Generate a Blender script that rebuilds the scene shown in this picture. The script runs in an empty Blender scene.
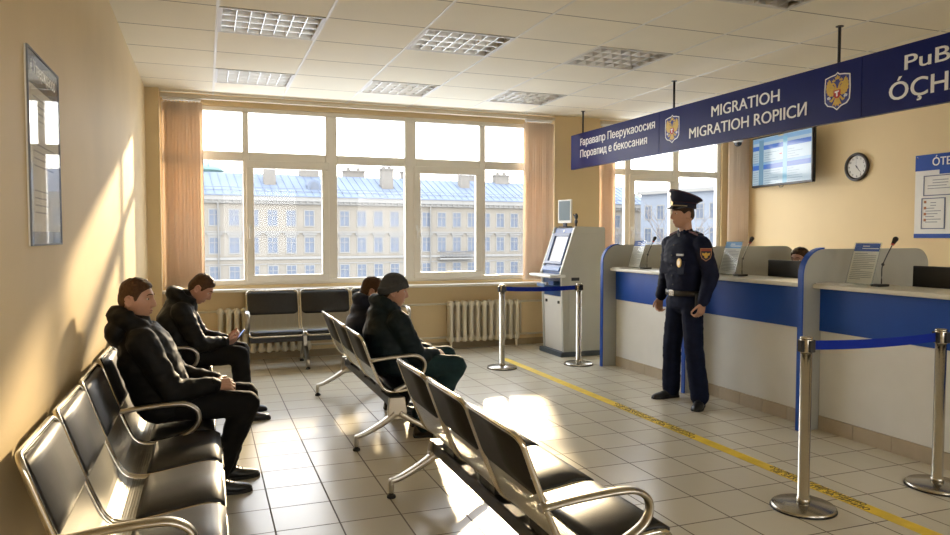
import bpy, bmesh, math, random
from mathutils import Vector, Matrix, noise
random.seed(7)
PI = math.pi
SC = bpy.context.scene
COL = SC.collection
R = math.radians

# ------------------------------------------------------------------ materials
MATS = {}
def mat(name, color, rough=0.5, metal=0.0, var=0.0, vscale=6.0, bump=0.0, bscale=40.0, spec=0.5, emit=None, estr=0.0,
        coat=0.0, sheen=0.0, stretch=None, rvar=0.0):
    if name in MATS: return MATS[name]
    m = bpy.data.materials.new(name); m.use_nodes = True
    nt = m.node_tree; b = nt.nodes['Principled BSDF']
    b.inputs['Base Color'].default_value = (*color, 1)
    b.inputs['Roughness'].default_value = rough
    b.inputs['Metallic'].default_value = metal
    b.inputs['Specular IOR Level'].default_value = spec
    if coat: b.inputs['Coat Weight'].default_value = coat
    if sheen: b.inputs['Sheen Weight'].default_value = sheen
    if emit:
        b.inputs['Emission Color'].default_value = (*emit, 1); b.inputs['Emission Strength'].default_value = estr
    if var or bump or rvar:
        tc = nt.nodes.new('ShaderNodeTexCoord')
        src = tc.outputs['Object']
        if stretch:
            mp = nt.nodes.new('ShaderNodeMapping'); mp.inputs['Scale'].default_value = stretch
            nt.links.new(src, mp.inputs['Vector']); src = mp.outputs['Vector']
        if var or rvar:
            n = nt.nodes.new('ShaderNodeTexNoise'); n.inputs['Scale'].default_value = vscale; n.inputs['Detail'].default_value = 5
            nt.links.new(src, n.inputs['Vector'])
        if var:
            r = nt.nodes.new('ShaderNodeValToRGB')
            r.color_ramp.elements[0].position = .3; r.color_ramp.elements[1].position = .7
            r.color_ramp.elements[0].color = (*[max(0, c*(1-var)) for c in color], 1)
            r.color_ramp.elements[1].color = (*[min(1, c*(1+var)) for c in color], 1)
            nt.links.new(n.outputs['Fac'], r.inputs['Fac']); nt.links.new(r.outputs['Color'], b.inputs['Base Color'])
        if rvar:
            mr = nt.nodes.new('ShaderNodeMapRange')
            mr.inputs['To Min'].default_value = max(0, rough-rvar); mr.inputs['To Max'].default_value = min(1, rough+rvar)
            mr.inputs['From Min'].default_value = .3; mr.inputs['From Max'].default_value = .7
            nt.links.new(n.outputs['Fac'], mr.inputs['Value']); nt.links.new(mr.outputs['Result'], b.inputs['Roughness'])
        if bump:
            n2 = nt.nodes.new('ShaderNodeTexNoise'); n2.inputs['Scale'].default_value = bscale; n2.inputs['Detail'].default_value = 4
            nt.links.new(src, n2.inputs['Vector'])
            bp = nt.nodes.new('ShaderNodeBump'); bp.inputs['Strength'].default_value = bump; bp.inputs['Distance'].default_value = .01
            nt.links.new(n2.outputs['Fac'], bp.inputs['Height']); nt.links.new(bp.outputs['Normal'], b.inputs['Normal'])
    MATS[name] = m
    return m

def glass_mat(name, tint=(1,1,1), refl=0.06):
    if name in MATS: return MATS[name]
    m = bpy.data.materials.new(name); m.use_nodes = True
    nt = m.node_tree; nt.nodes.clear()
    out = nt.nodes.new('ShaderNodeOutputMaterial')
    t = nt.nodes.new('ShaderNodeBsdfTransparent'); t.inputs['Color'].default_value = (*tint, 1)
    g = nt.nodes.new('ShaderNodeBsdfGlossy'); g.inputs['Roughness'].default_value = .02
    lw = nt.nodes.new('ShaderNodeLayerWeight'); lw.inputs['Blend'].default_value = .15
    mr = nt.nodes.new('ShaderNodeMapRange'); mr.inputs['To Min'].default_value = refl*.4; mr.inputs['To Max'].default_value = max(.12, min(.5, refl*4))
    mx = nt.nodes.new('ShaderNodeMixShader')
    nt.links.new(lw.outputs['Fresnel'], mr.inputs['Value'])
    nt.links.new(mr.outputs['Result'], mx.inputs['Fac']); nt.links.new(t.outputs[0], mx.inputs[1]); nt.links.new(g.outputs[0], mx.inputs[2])
    nt.links.new(mx.outputs[0], out.inputs['Surface'])
    MATS[name] = m
    return m

def grid_mat(name, color, line, pitch, origin, width, axes='XY', rough=.3, var=.06, cellvar=.05, spec=.5, bump=.3, mottle=4.0, rvar=.08):
    """square or oblong tiles with joints; object coordinates in metres"""
    m = bpy.data.materials.new(name); m.use_nodes = True
    nt = m.node_tree; N = nt.nodes; L = nt.links; b = N['Principled BSDF']
    tc = N.new('ShaderNodeTexCoord'); sp = N.new('ShaderNodeSeparateXYZ'); L.new(tc.outputs['Object'], sp.inputs[0])
    def mth(op, a, bb=None):
        n = N.new('ShaderNodeMath'); n.operation = op
        for i, v in enumerate((a, bb)):
            if v is None: continue
            if isinstance(v, (int, float)): n.inputs[i].default_value = v
            else: L.new(v, n.inputs[i])
        return n.outputs[0]
    masks, cells = [], []
    for ax, p, o in zip(axes, pitch, origin):
        u = mth('DIVIDE', mth('SUBTRACT', sp.outputs[ax], o), p)
        fr = mth('FRACT', u); cells.append(mth('FLOOR', u))
        d = mth('MINIMUM', fr, mth('SUBTRACT', 1.0, fr))
        masks.append(mth('LESS_THAN', mth('MULTIPLY', d, p), width/2))
    mask = mth('MAXIMUM', *masks)
    cb = N.new('ShaderNodeCombineXYZ'); L.new(cells[0], cb.inputs[0]); L.new(cells[1], cb.inputs[1])
    wn = N.new('ShaderNodeTexWhiteNoise'); wn.noise_dimensions = '3D'; L.new(cb.outputs[0], wn.inputs['Vector'])
    no = N.new('ShaderNodeTexNoise'); no.inputs['Scale'].default_value = mottle; no.inputs['Detail'].default_value = 6
    L.new(tc.outputs['Object'], no.inputs['Vector'])
    f = mth('ADD', mth('MULTIPLY', mth('SUBTRACT', wn.outputs['Value'], .5), 2*cellvar), mth('MULTIPLY', mth('SUBTRACT', no.outputs['Fac'], .5), 4*var))
    f = mth('ADD', f, 1.0)
    vm = N.new('ShaderNodeVectorMath'); vm.operation = 'SCALE'; vm.inputs[0].default_value = color; L.new(f, vm.inputs['Scale'])
    mx = N.new('ShaderNodeMix'); mx.data_type = 'RGBA'
    L.new(mask, mx.inputs['Factor']); L.new(vm.outputs[0], mx.inputs['A']); mx.inputs['B'].default_value = (*line, 1)
    L.new(mx.outputs['Result'], b.inputs['Base Color'])
    mr = N.new('ShaderNodeMapRange'); mr.inputs['From Min'].default_value = .3; mr.inputs['From Max'].default_value = .7
    mr.inputs['To Min'].default_value = max(.02, rough-rvar); mr.inputs['To Max'].default_value = rough+rvar
    L.new(no.outputs['Fac'], mr.inputs['Value'])
    L.new(mth('MAXIMUM', mr.outputs['Result'], mth('MULTIPLY', mask, .8)), b.inputs['Roughness'])
    b.inputs['Specular IOR Level'].default_value = spec
    if bump:
        bp = N.new('ShaderNodeBump'); bp.inputs['Strength'].default_value = bump; bp.inputs['Distance'].default_value = .004; bp.invert = True
        L.new(mask, bp.inputs['Height']); L.new(bp.outputs['Normal'], b.inputs['Normal'])
    return m

# ------------------------------------------------------------------ mesh builder
class MB:
    def __init__(s): s.v = []; s.f = []; s.sm = []
    def add(s, vs, fs, smooth=False, M=None):
        o = len(s.v)
        s.v += [tuple(M @ Vector(p)) if M else tuple(p) for p in vs]
        s.f += [tuple(o+i for i in f) for f in fs]; s.sm += [smooth]*len(fs)
        return s
    def box(s, x0, y0, z0, x1, y1, z1, M=None):
        v = [(x0,y0,z0),(x1,y0,z0),(x1,y1,z0),(x0,y1,z0),(x0,y0,z1),(x1,y0,z1),(x1,y1,z1),(x0,y1,z1)]
        f = [(3,2,1,0),(4,5,6,7),(0,1,5,4),(1,2,6,5),(2,3,7,6),(3,0,4,7)]
        return s.add(v, f, False, M)
    def rings(s, rs, closed_caps=True, smooth=True, loop=False, M=None):
        n = len(rs[0]); v = [p for r in rs for p in r]; f = []
        m = len(rs)
        for i in range(m if loop else m-1):
            for j in range(n):
                a = i*n+j; b = i*n+(j+1) % n; i2 = (i+1) % m
                f.append((a, b, i2*n+(j+1) % n, i2*n+j))
        s.add(v, f, smooth, M)
        if closed_caps and not loop:
            o = len(s.v)-len(v)
            s.f.append(tuple(o+j for j in reversed(range(n)))); s.sm.append(False)
            s.f.append(tuple(o+(m-1)*n+j for j in range(n))); s.sm.append(False)
        return s
    def tube(s, pts, r, seg=10, closed=False, flat=1.0, up=(0,0,1), square=False):
        """sweep; r number or list; flat = ratio of the radius along `up`-ish normal to the side radius"""
        P = [Vector(p) for p in pts]; n = len(P); rs = []
        for i in range(n):
            if closed: t = P[(i+1) % n]-P[i-1]
            else: t = P[min(i+1, n-1)]-P[max(i-1, 0)]
            t.normalize()
            u = Vector(up); u = u-t*u.dot(t)
            if u.length < 1e-3:
                u = Vector((1,0,0)); u = u-t*u.dot(t)
            u.normalize(); w = t.cross(u)
            rr = r[i] if isinstance(r, (list, tuple)) else r
            ring = []
            for j in range(seg):
                a = 2*PI*j/seg
                c, d = math.cos(a), math.sin(a)
                if square:
                    c = math.copysign(abs(c)**.35, c); d = math.copysign(abs(d)**.35, d)
                ring.append(P[i]+w*c*rr+u*d*rr*flat)
            rs.append(ring)
        return s.rings(rs, True, True, closed)
    def cyl(s, a, b, r, seg=16, r2=None):
        return s.tube([a, b], [r, r if r2 is None else r2], seg)
    def lathe(s, prof, seg=24, c=(0,0,0), M=None):
        rs = [[(c[0]+r*math.cos(2*PI*j/seg), c[1]+r*math.sin(2*PI*j/seg), c[2]+z) for j in range(seg)] for r, z in prof]
        return s.rings(rs, True, True, False, M)
    def ell(s, c, rx, ry, rz, M=None, seg=16, rg=10):
        T = Matrix.Translation(c) @ (M if M else Matrix.Identity(4))
        rs = []
        for i in range(rg+1):
            th = PI*i/rg; th = min(max(th, .02), PI-.02)
            rs.append([(rx*math.sin(th)*math.cos(2*PI*j/seg), ry*math.sin(th)*math.sin(2*PI*j/seg), -rz*math.cos(th)) for j in range(seg)])
        return s.rings(rs, True, True, False, T)
    def cap(s, a, ra, b, rb, seg=12):
        a = Vector(a); b = Vector(b); d = (b-a)
        if d.length < 1e-5: return s.ell(a, ra, ra, ra)
        t = d.normalized(); pts = []; rr = []
        for k in range(5):
            th = PI/2*(1-k/4); th = min(th, PI/2-.05); pts.append(a-t*ra*math.sin(th)); rr.append(ra*math.cos(th))
        for k in range(5):
            th = min(PI/2*k/4, PI/2-.05); pts.append(b+t*rb*math.sin(th)); rr.append(rb*math.cos(th))
        return s.tube(pts, rr, seg, up=(0.13, 0.31, 1))
    def prism(s, poly, fn, d0, d1, smooth=False):
        """2-D outline extruded; fn(u, v, d) -> point"""
        n = len(poly)
        v = [fn(u, w, d0) for u, w in poly]+[fn(u, w, d1) for u, w in poly]
        f = [tuple(reversed(range(n))), tuple(range(n, 2*n))]
        s.add(v, f, False)
        o = len(s.v)-2*n
        for j in range(n):
            s.f.append((o+j, o+(j+1) % n, o+n+(j+1) % n, o+n+j)); s.sm.append(smooth)
        return s
    def mesh(s, name):
        me = bpy.data.meshes.new(name); me.from_pydata(s.v, [], s.f); me.update()
        me.polygons.foreach_set('use_smooth', s.sm)
        bm = bmesh.new(); bm.from_mesh(me); bmesh.ops.recalc_face_normals(bm, faces=bm.faces); bm.to_mesh(me); bm.free()
        return me
    def build(s, name, m, parent=None, loc=None, bev=0.0, seg=2):
        me = s.mesh(name)
        if m: me.materials.append(m)
        o = bpy.data.objects.new(name, me); COL.objects.link(o)
        if parent: o.parent = parent
        if loc: o.location = loc
        if bev:
            b = o.modifiers.new('bevel', 'BEVEL'); b.width = bev; b.segments = seg; b.limit_method = 'ANGLE'; b.angle_limit = R(40)
            b.harden_normals = False
        return o

def tag(o, label=None, cat=None, group=None, kind=None):
    if label: o['label'] = label
    if cat: o['category'] = cat
    if group: o['group'] = group
    if kind: o['kind'] = kind
    return o
def empty(name, loc=(0,0,0), rz=0.0, label=None, cat=None, group=None, kind=None):
    o = bpy.data.objects.new(name, None); COL.objects.link(o); o.empty_display_size = .1
    o.location = loc; o.rotation_euler = (0, 0, rz)
    return tag(o, label, cat, group, kind)
def struct(o): o['kind'] = 'structure'; return o
def copy_tree(o, parent=None):
    c = o.copy(); COL.objects.link(c)
    if parent: c.parent = parent
    for ch in list(o.children): copy_tree(ch, c)
    return c
def smoothstep(a, b, x):
    t = max(0., min(1., (x-a)/(b-a))); return t*t*(3-2*t)

def from_obj(me, name, m, parent=None):
    o = bpy.data.objects.new(name, me); COL.objects.link(o)
    me.materials.clear()
    if m: me.materials.append(m)
    if parent: o.parent = parent
    return o

def remesh(mb, voxel, smooth_it=4, disp=None):
    """one continuous surface grown over overlapping volumes"""
    me = mb.mesh('tmp'); o = bpy.data.objects.new('tmp', me); COL.objects.link(o)
    r = o.modifiers.new('r', 'REMESH'); r.mode = 'VOXEL'; r.voxel_size = voxel; r.use_smooth_shade = True
    if smooth_it:
        sm = o.modifiers.new('s', 'SMOOTH'); sm.factor = .5; sm.iterations = smooth_it
    dg = bpy.context.evaluated_depsgraph_get()
    out = bpy.data.meshes.new_from_object(o.evaluated_get(dg))
    bpy.data.objects.remove(o); bpy.data.meshes.remove(me)
    if disp:
        nrm = [v.normal.copy() for v in out.vertices]
        for v, n in zip(out.vertices, nrm): v.co = v.co + n*disp(v.co)
        out.update()
    out.polygons.foreach_set('use_smooth', [True]*len(out.polygons))
    return out

from mathutils.geometry import delaunay_2d_cdt
def text_mesh(body, size, depth=.002, align='LEFT'):
    """solid lettering: outlines filled by winding number, so overlapping strokes fill cleanly"""
    cu = bpy.data.curves.new('t', 'FONT'); cu.body = body; cu.size = 10.0; cu.fill_mode = 'NONE'; cu.resolution_u = 4
    o = bpy.data.objects.new('t', cu); COL.objects.link(o)
    dg = bpy.context.evaluated_depsgraph_get()
    src = bpy.data.meshes.new_from_object(o.evaluated_get(dg))
    bpy.data.objects.remove(o); bpy.data.curves.remove(cu)
    P = [Vector((v.co.x, v.co.y)) for v in src.vertices]; E = [tuple(e.vertices) for e in src.edges]
    bpy.data.meshes.remove(src)
    V, ED, F, _, _, _ = delaunay_2d_cdt(P, E, [], 0, 1e-4)
    def wind(c):
        w = 0
        for i, j in E2:
            p, q = P[i], P[j]
            if p.y <= c.y:
                if q.y > c.y and (q.x-p.x)*(c.y-p.y)-(c.x-p.x)*(q.y-p.y) > 0: w += 1
            elif q.y <= c.y and (q.x-p.x)*(c.y-p.y)-(c.x-p.x)*(q.y-p.y) < 0: w -= 1
        return w
    nb = {}
    for i, j in E: nb.setdefault(i, []).append(j); nb.setdefault(j, []).append(i)
    E2 = []; seen = set()
    for st in sorted(nb):
        if st in seen: continue
        # outlines keep their drawing order: the lowest index is followed by the next one
        cur, prev = st, None
        first = min(nb[st]); 
        nxt = st+1 if st+1 in nb[st] else first
        while True:
            seen.add(cur); E2.append((cur, nxt))
            if nxt == st: break
            k = [x for x in nb[nxt] if x != cur]
            prev, cur = cur, nxt
            nxt = k[0] if k else st
    keep = []
    for f in F:
        c = (V[f[0]]+V[f[1]]+V[f[2]])/3
        if wind(c): keep.append(tuple(f))
    k = size/10; n = len(V)
    vs = [(p.x*k, p.y*k, depth) for p in V]+[(p.x*k, p.y*k, -depth) for p in V]
    fs = list(keep)+[tuple(n+i for i in reversed(f)) for f in keep]
    cnt = {}
    for f in keep:
        for i in range(3):
            a, b = f[i], f[(i+1) % 3]; cnt[(a, b)] = cnt.get((a, b), 0)+1
    for (a, b) in cnt:
        if (b, a) not in cnt: fs.append((a, n+a, n+b, b))
    me = bpy.data.meshes.new('t'); me.from_pydata(vs, [], fs); me.update()
    return me
def join_text(items, name, m, parent, frame):
    """items: (body, size, u, v, align, width-or-None); frame(u, v, d)->point"""
    return [o for i in items for o in _one_text([i], name if name != 'numerals' else 'numeral', m, parent, frame)]
def _one_text(items, name, m, parent, frame):
    """one mesh per word"""
    body, size, u, v, align, width = items[0]
    me = text_mesh(body, size, .0012, 'LEFT')
    used = {i for p in me.polygons for i in p.vertices}; xs = [me.vertices[i].co.x for i in used]
    x0 = min(xs); w = max(xs)-x0; k = (width/w) if width else 1.0
    off = {'LEFT': 0, 'CENTER': -w*k/2, 'RIGHT': -w*k}[align]
    iv = sorted((min(me.vertices[i].co.x for i in p.vertices), max(me.vertices[i].co.x for i in p.vertices)) for p in me.polygons)
    cuts = []; end = iv[0][1]
    for lo, hi in iv:
        if lo-end > size*.17: cuts.append((lo+end)/2)
        end = max(end, hi)
    words = {}
    for p in me.polygons:
        cx = sum(me.vertices[i].co.x for i in p.vertices)/len(p.vertices)
        words.setdefault(sum(cx > c for c in cuts), []).append(tuple(p.vertices))
    res = []; bs = size*.011
    for q in sorted(words):
        mb = MB(); ids = sorted({i for f in words[q] for i in f}); mp = {i: n for n, i in enumerate(ids)}
        for dx, dy, dz in ((0,0,0), (bs,0,.0004), (-bs,0,.0008), (0,bs*.6,.0012)):
            mb.add([frame(u+off+(me.vertices[i].co.x-x0)*k+dx, v+me.vertices[i].co.y+dy, me.vertices[i].co.z+.0012+dz) for i in ids], [tuple(mp[i] for i in f) for f in words[q]])
        res.append(mb.build(name, m, parent))
    bpy.data.meshes.remove(me)
    return res
# ------------------------------------------------------------------ palette
M_WALL = mat('wall_paint', (.67,.525,.30), .62, var=.05, vscale=1.3, bump=.10, bscale=90, spec=.3)
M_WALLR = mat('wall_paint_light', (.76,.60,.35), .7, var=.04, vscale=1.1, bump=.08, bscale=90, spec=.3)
M_PVC = mat('window_plastic', (.70,.66,.57), .35, var=.03, vscale=3)
M_GLASS = glass_mat('window_glass', (1,1,1), .02)
M_ALU = mat('brushed_aluminium', (.46,.43,.37), .28, 1.0)
M_CHROME = mat('chrome_tube', (.60,.56,.48), .17, 1.0)
M_STEEL = mat('satin_steel', (.47,.44,.38), .25, 1.0)
M_LEATHER = mat('black_leatherette', (.014,.0135,.013), .40, var=.2, vscale=30, bump=.05, bscale=160, spec=.45)
M_BLACK = mat('black_steel', (.012,.012,.013), .42, var=.1, vscale=12)
M_RUBBER = mat('black_rubber', (.014,.014,.014), .7, var=.1, vscale=20)
M_BLUE = mat('blue_laminate', (.008,.065,.36), .38, var=.05, vscale=4, spec=.3)
M_GREYLAM = mat('grey_laminate', (.37,.375,.34), .45, var=.04, vscale=5)
M_WHITELAM = mat('pale_laminate', (.72,.72,.69), .4, var=.03, vscale=4)
M_WORKTOP = mat('worktop_laminate', (.66,.65,.58), .3, var=.03, vscale=6)
M_WHITE = mat('white_plastic', (.75,.74,.70), .4, var=.02, vscale=5)
M_PAPER = mat('white_paper', (.78,.77,.73), .7, var=.02, vscale=5)
M_INK = mat('dark_ink', (.03,.03,.04), .6, var=.1, vscale=30)
M_GREYINK = mat('grey_ink', (.32,.33,.36), .6, var=.1, vscale=30)
M_NAVY = mat('navy_sign_panel', (.0045,.011,.11), .36, var=.05, vscale=3, spec=.18)
M_SIGNWHITE = mat('white_lettering', (.86,.86,.84), .4, var=.02, vscale=8)
M_GOLD = mat('gold_print', (.62,.40,.06), .4, var=.12, vscale=60)
M_RED = mat('red_print', (.45,.02,.02), .45, var=.05, vscale=40)
M_RAD = mat('radiator_enamel', (.66,.60,.46), .35, var=.03, vscale=5)

LX, RX, WY, HZ, BY = -.615, 7.9, 9.1, 3.16, -4.2     # left wall, right wall, window wall, ceiling, rear wall

# floor: 0.33 m tiles
fm = grid_mat('floor_tiles', (.58,.535,.42), (.12,.095,.07), (.3275,.3275), (.309,.12), .0085, 'XY', rough=.25, var=.006, cellvar=.03, spec=.5, bump=.2, mottle=14.0, rvar=.01)
struct(MB().box(LX-.15, BY-.15, -.12, RX+.15, WY+.15, 0).build('floor', fm))
# ceiling: suspended tiles with openings for the lamps
CX0, CPX, CY0, CPY = .106, .785, 5.595, .685
cm = grid_mat('ceiling_tiles', (.83,.77,.61), (.27,.24,.18), (CPX,CPY), (CX0,CY0), .013, 'XY', rough=.85, var=.02, cellvar=.025, spec=.2, bump=.25, mottle=2.5)
LAMPS = [(0,0),(0,3),(2,0),(2,3),(4,0),(4,3),(4,-3)]
xs = [LX-.15]+[CX0+CPX*k for k in range(0,10)]+[RX+.15]
ys = [BY-.15]+[CY0+CPY*k for k in range(-14,6)]+[WY+.15]
cb = MB()
def lampcell(x0, y0):
    return any(abs(x0-(CX0+CPX*a)) < .01 and abs(y0-(CY0+CPY*b)) < .01 for a, b in LAMPS)
for i in range(len(xs)-1):
    for j in range(len(ys)-1):
        if not lampcell(xs[i], ys[j]):
            cb.box(xs[i], ys[j], HZ, xs[i+1], ys[j+1], HZ+.03)
struct(cb.build('ceiling', cm))
struct(MB().box(LX-.2, BY-.2, HZ+.22, RX+.2, WY+.2, HZ+.34).build('ceiling', mat('slab_concrete', (.4,.38,.34), .9, var=.1)))
tb = MB()
for k in range(0, 10):
    x = CX0+CPX*k
    if x < RX: tb.box(x-.011, BY, HZ-.003, x+.011, WY, HZ)
struct(tb.build('trim_1', mat('ceiling_runner', (.74,.71,.62), .5, var=.02)))
E_ = .15
struct(MB().box(LX-E_, BY, 0, LX, WY+E_, HZ+.25).build('wall_left', M_WALL))
struct(MB().box(RX, BY, 0, RX+E_, WY+E_, HZ+.25).build('wall_right', M_WALLR))
ww = MB()
WT = WY+.15
Z0, Z1 = .905, 3.04
ww.box(LX, WY, 0, RX, WT, Z0)
ww.box(LX, WY, Z1, RX, WT, HZ+.25)
ww.box(LX, WY, Z0, -.45, WT, Z1)
ww.box(4.50, WY, Z0, 5.26, WT, Z1)
ww.box(7.46, WY, Z0, RX, WT, Z1)
ww.box(4.53, 8.99, 0, 5.24, WY, HZ)             # projecting pier between the windows
ww.box(LX, 8.86, 0, -.475, WY, HZ)              # corner pilaster
struct(ww.build('wall_far', M_WALL))
# rear wall behind the camera, with two unseen openings added to let in fill light
REAR_OPEN = [(.5, 2.6), (4.5, 6.6)]
RZ0, RZ1 = .9, 2.9
rw = MB()
rw.box(LX, BY-E_, 0, RX, BY, RZ0); rw.box(LX, BY-E_, RZ1, RX, BY, HZ+.25)
px = LX
for a, b in REAR_OPEN: rw.box(px, BY-E_, RZ0, a, BY, RZ1); px = b
rw.box(px, BY-E_, RZ0, RX, BY, RZ1)
struct(rw.build('wall_rear', M_WALL))
# skirting
sk = mat('skirting_paint', (.30,.23,.13), .5, var=.06)
struct(MB().box(LX, WY-.018, 0, RX, WY, .085).build('baseboard_far', sk))
struct(MB().box(LX, BY, 0, LX+.016, 8.86, .085).build('baseboard_left', sk))
struct(MB().box(RX-.016, BY, 0, RX, WY-.02, .085).build('baseboard_right', sk))
# curtain track under the ceiling and window boards
struct(MB().box(-.46, 8.955, 3.085, 4.52, 9.02, 3.125).box(5.26, 8.955, 3.085, RX, 9.02, 3.125).build('trim_2', mat('track_aluminium', (.55,.48,.36), .45, var=.03)))
struct(MB().box(LX+.14, 8.915, .835, 4.525, WY+.05, .868).build('trim_3', M_PVC, bev=.006))
struct(MB().box(5.245, 8.915, .835, RX, WY+.05, .868).build('trim_4', M_PVC, bev=.006))
struct(MB().tube([(7.86,9.06,0),(7.86,9.06,3.16)], .014).build('trim_5', mat('conduit', (.55,.43,.25), .5, var=.03)))

def window(name, x0, x1, muls, sashes, tz0, tz1, handles):
    """x0..x1 frame, muls fixed mullions, sashes (x0,x1) opening lights below the transom"""
    root = struct(empty(name, (x0, 9.12, Z0)))
    def bx(m, a, b, z0, z1, y0, y1): m.box(a-x0, y0-9.12, z0-Z0, b-x0, y1-9.12, z1-Z0)
    fr = MB(); ya, yb = 9.13, 9.20
    bx(fr, x0, x1, Z0, Z0+.065, ya, yb); bx(fr, x0, x1, Z1-.055, Z1, ya, yb)
    bx(fr, x0, x0+.05, Z0+.065, Z1-.055, ya, yb); bx(fr, x1-.07, x1, Z0+.065, Z1-.055, ya, yb)
    edges = [x0+.05]
    for a, b in muls: bx(fr, a, b, Z0+.065, Z1-.055, ya-.004, yb); edges += [a, b]
    edges.append(x1-.07)
    for k in range(0, len(edges), 2): bx(fr, edges[k], edges[k+1], tz0, tz1, ya+.002, yb-.002)
    fr.build('frame', M_PVC, root, bev=.008)
    for k in range(0, len(edges), 2):
        a, b = edges[k], edges[k+1]
        p = MB(); bx(p, a-.01, b+.01, tz1-.01, Z1-.05, 9.163, 9.169); p.build('pane', M_GLASS, root)
        s = [q for q in sashes if q[0] < (a+b)/2 < q[1]]
        if s:
            sa, sb = s[0]; w = .088
            m = MB(); y0, y1 = 9.105, 9.175; zb, zt = Z0+.035, tz0+.012
            bx(m, sa, sb, zb, zb+.085, y0, y1); bx(m, sa, sb, zt-.095, zt, y0, y1)
            bx(m, sa, sa+w, zb+.085, zt-.095, y0, y1); bx(m, sb-w, sb, zb+.085, zt-.095, y0, y1)
            so = m.build('sash', M_PVC, root, bev=.007)
            p = MB(); bx(p, sa+w-.01, sb-w+.01, zb+.075, zt-.085, 9.14, 9.146); p.build('pane', M_GLASS, so)
            hx = sa+.035-x0; hz = 1.60-Z0
            h = MB().box(hx-.014, -.030, hz-.03, hx+.014, -.015, hz+.04)
            h.tube([(hx,-.03,hz),(hx,-.055,hz),(hx,-.058,hz-.03),(hx,-.055,hz-.13)], .009, 8)
            h.build('handle', M_WHITE, so)
        else:
            p = MB(); bx(p, a-.01, b+.01, Z0+.055, tz0+.01, 9.163, 9.169); p.build('pane', M_GLASS, root)
    return root
window('window_1', -.45, 4.50, [(.43,.50),(1.42,1.56),(2.44,2.59),(3.48,3.56)], [(.465,1.455),(2.555,3.505)], 2.40, 2.512, None)
window('window_2', 5.26, 7.46, [(5.75,5.85),(6.58,6.69)], [(5.82,6.61)], 2.39, 2.482, None)

# ------------------------------------------------------------------ vertical blinds
def blind_mat():
    m = bpy.data.materials.new('blind_fabric'); m.use_nodes = True
    nt = m.node_tree; nt.nodes.clear(); N = nt.nodes; L = nt.links
    out = N.new('ShaderNodeOutputMaterial'); d = N.new('ShaderNodeBsdfDiffuse'); t = N.new('ShaderNodeBsdfTranslucent'); mx = N.new('ShaderNodeMixShader')
    tc = N.new('ShaderNodeTexCoord'); no = N.new('ShaderNodeTexNoise'); no.inputs['Scale'].default_value = 3; L.new(tc.outputs['Object'], no.inputs['Vector'])
    rp = N.new('ShaderNodeValToRGB'); rp.color_ramp.elements[0].color = (.82,.69,.55,1); rp.color_ramp.elements[1].color = (.88,.76,.62,1)
    L.new(no.outputs['Fac'], rp.inputs['Fac']); L.new(rp.outputs['Color'], d.inputs['Color']); L.new(rp.outputs['Color'], t.inputs['Color'])
    mx.inputs['Fac'].default_value = .42; L.new(d.outputs[0], mx.inputs[1]); L.new(t.outputs[0], mx.inputs[2]); L.new(mx.outputs[0], out.inputs['Surface'])
    return m
M_BLIND = blind_mat()
def blind(x0, x1, zb, label):
    root = empty('vertical_blind', ((x0+x1)/2, 8.99, zb), 0, label, 'blind', 'vertical blinds drawn back beside the windows')
    w = x1-x0; n = max(4, int(w/.036)); h = 3.085-zb
    m = MB()
    for k in range(n):
        x = -w/2+w*(k+.5)/n; a = R(-32+7*math.sin(k*1.7)); c, s = math.cos(a)*.044, math.sin(a)*.044
        ax, ay = c, s
        tw = .0012
        prof = []
        for q in range(5):
            u = -1+q*.5; prof.append((x+ax*u+.006*(1-u*u), ay*u))
        for q in range(5):
            u = 1-q*.5; prof.append((x+ax*u+.006*(1-u*u)+tw, ay*u))
        m.prism(prof, lambda u, v, d: (u, v, d), 0, h-.05, True)
    m.build('slats', M_BLIND, root)
    r = MB().box(-w/2, -.018, h-.03, w/2, .018, h)
    for k in range(n): r.cyl((-w/2+w*(k+.5)/n, 0, h-.055), (-w/2+w*(k+.5)/n, 0, h-.03), .006, 6)
    r.build('head_rail', M_WHITE, root)
    c = MB().tube([(-w/2+.01,-.03,.005),(w/2-.01,-.03,.005)], .0025, 6)
    c.build('bottom_chain', M_WHITE, root)
blind(-.44, -.03, .90, 'peach vertical blind bunched at the left end of the wide window')
blind(4.09, 4.49, .90, 'peach vertical blind bunched at the right end of the wide window, beside the self-service kiosk')
blind(5.27, 5.47, .90, 'narrow orange vertical blind under the left end of the hanging sign')
blind(7.52, 7.84, .90, 'pale vertical blind between the second window and the wall screen')

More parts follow.
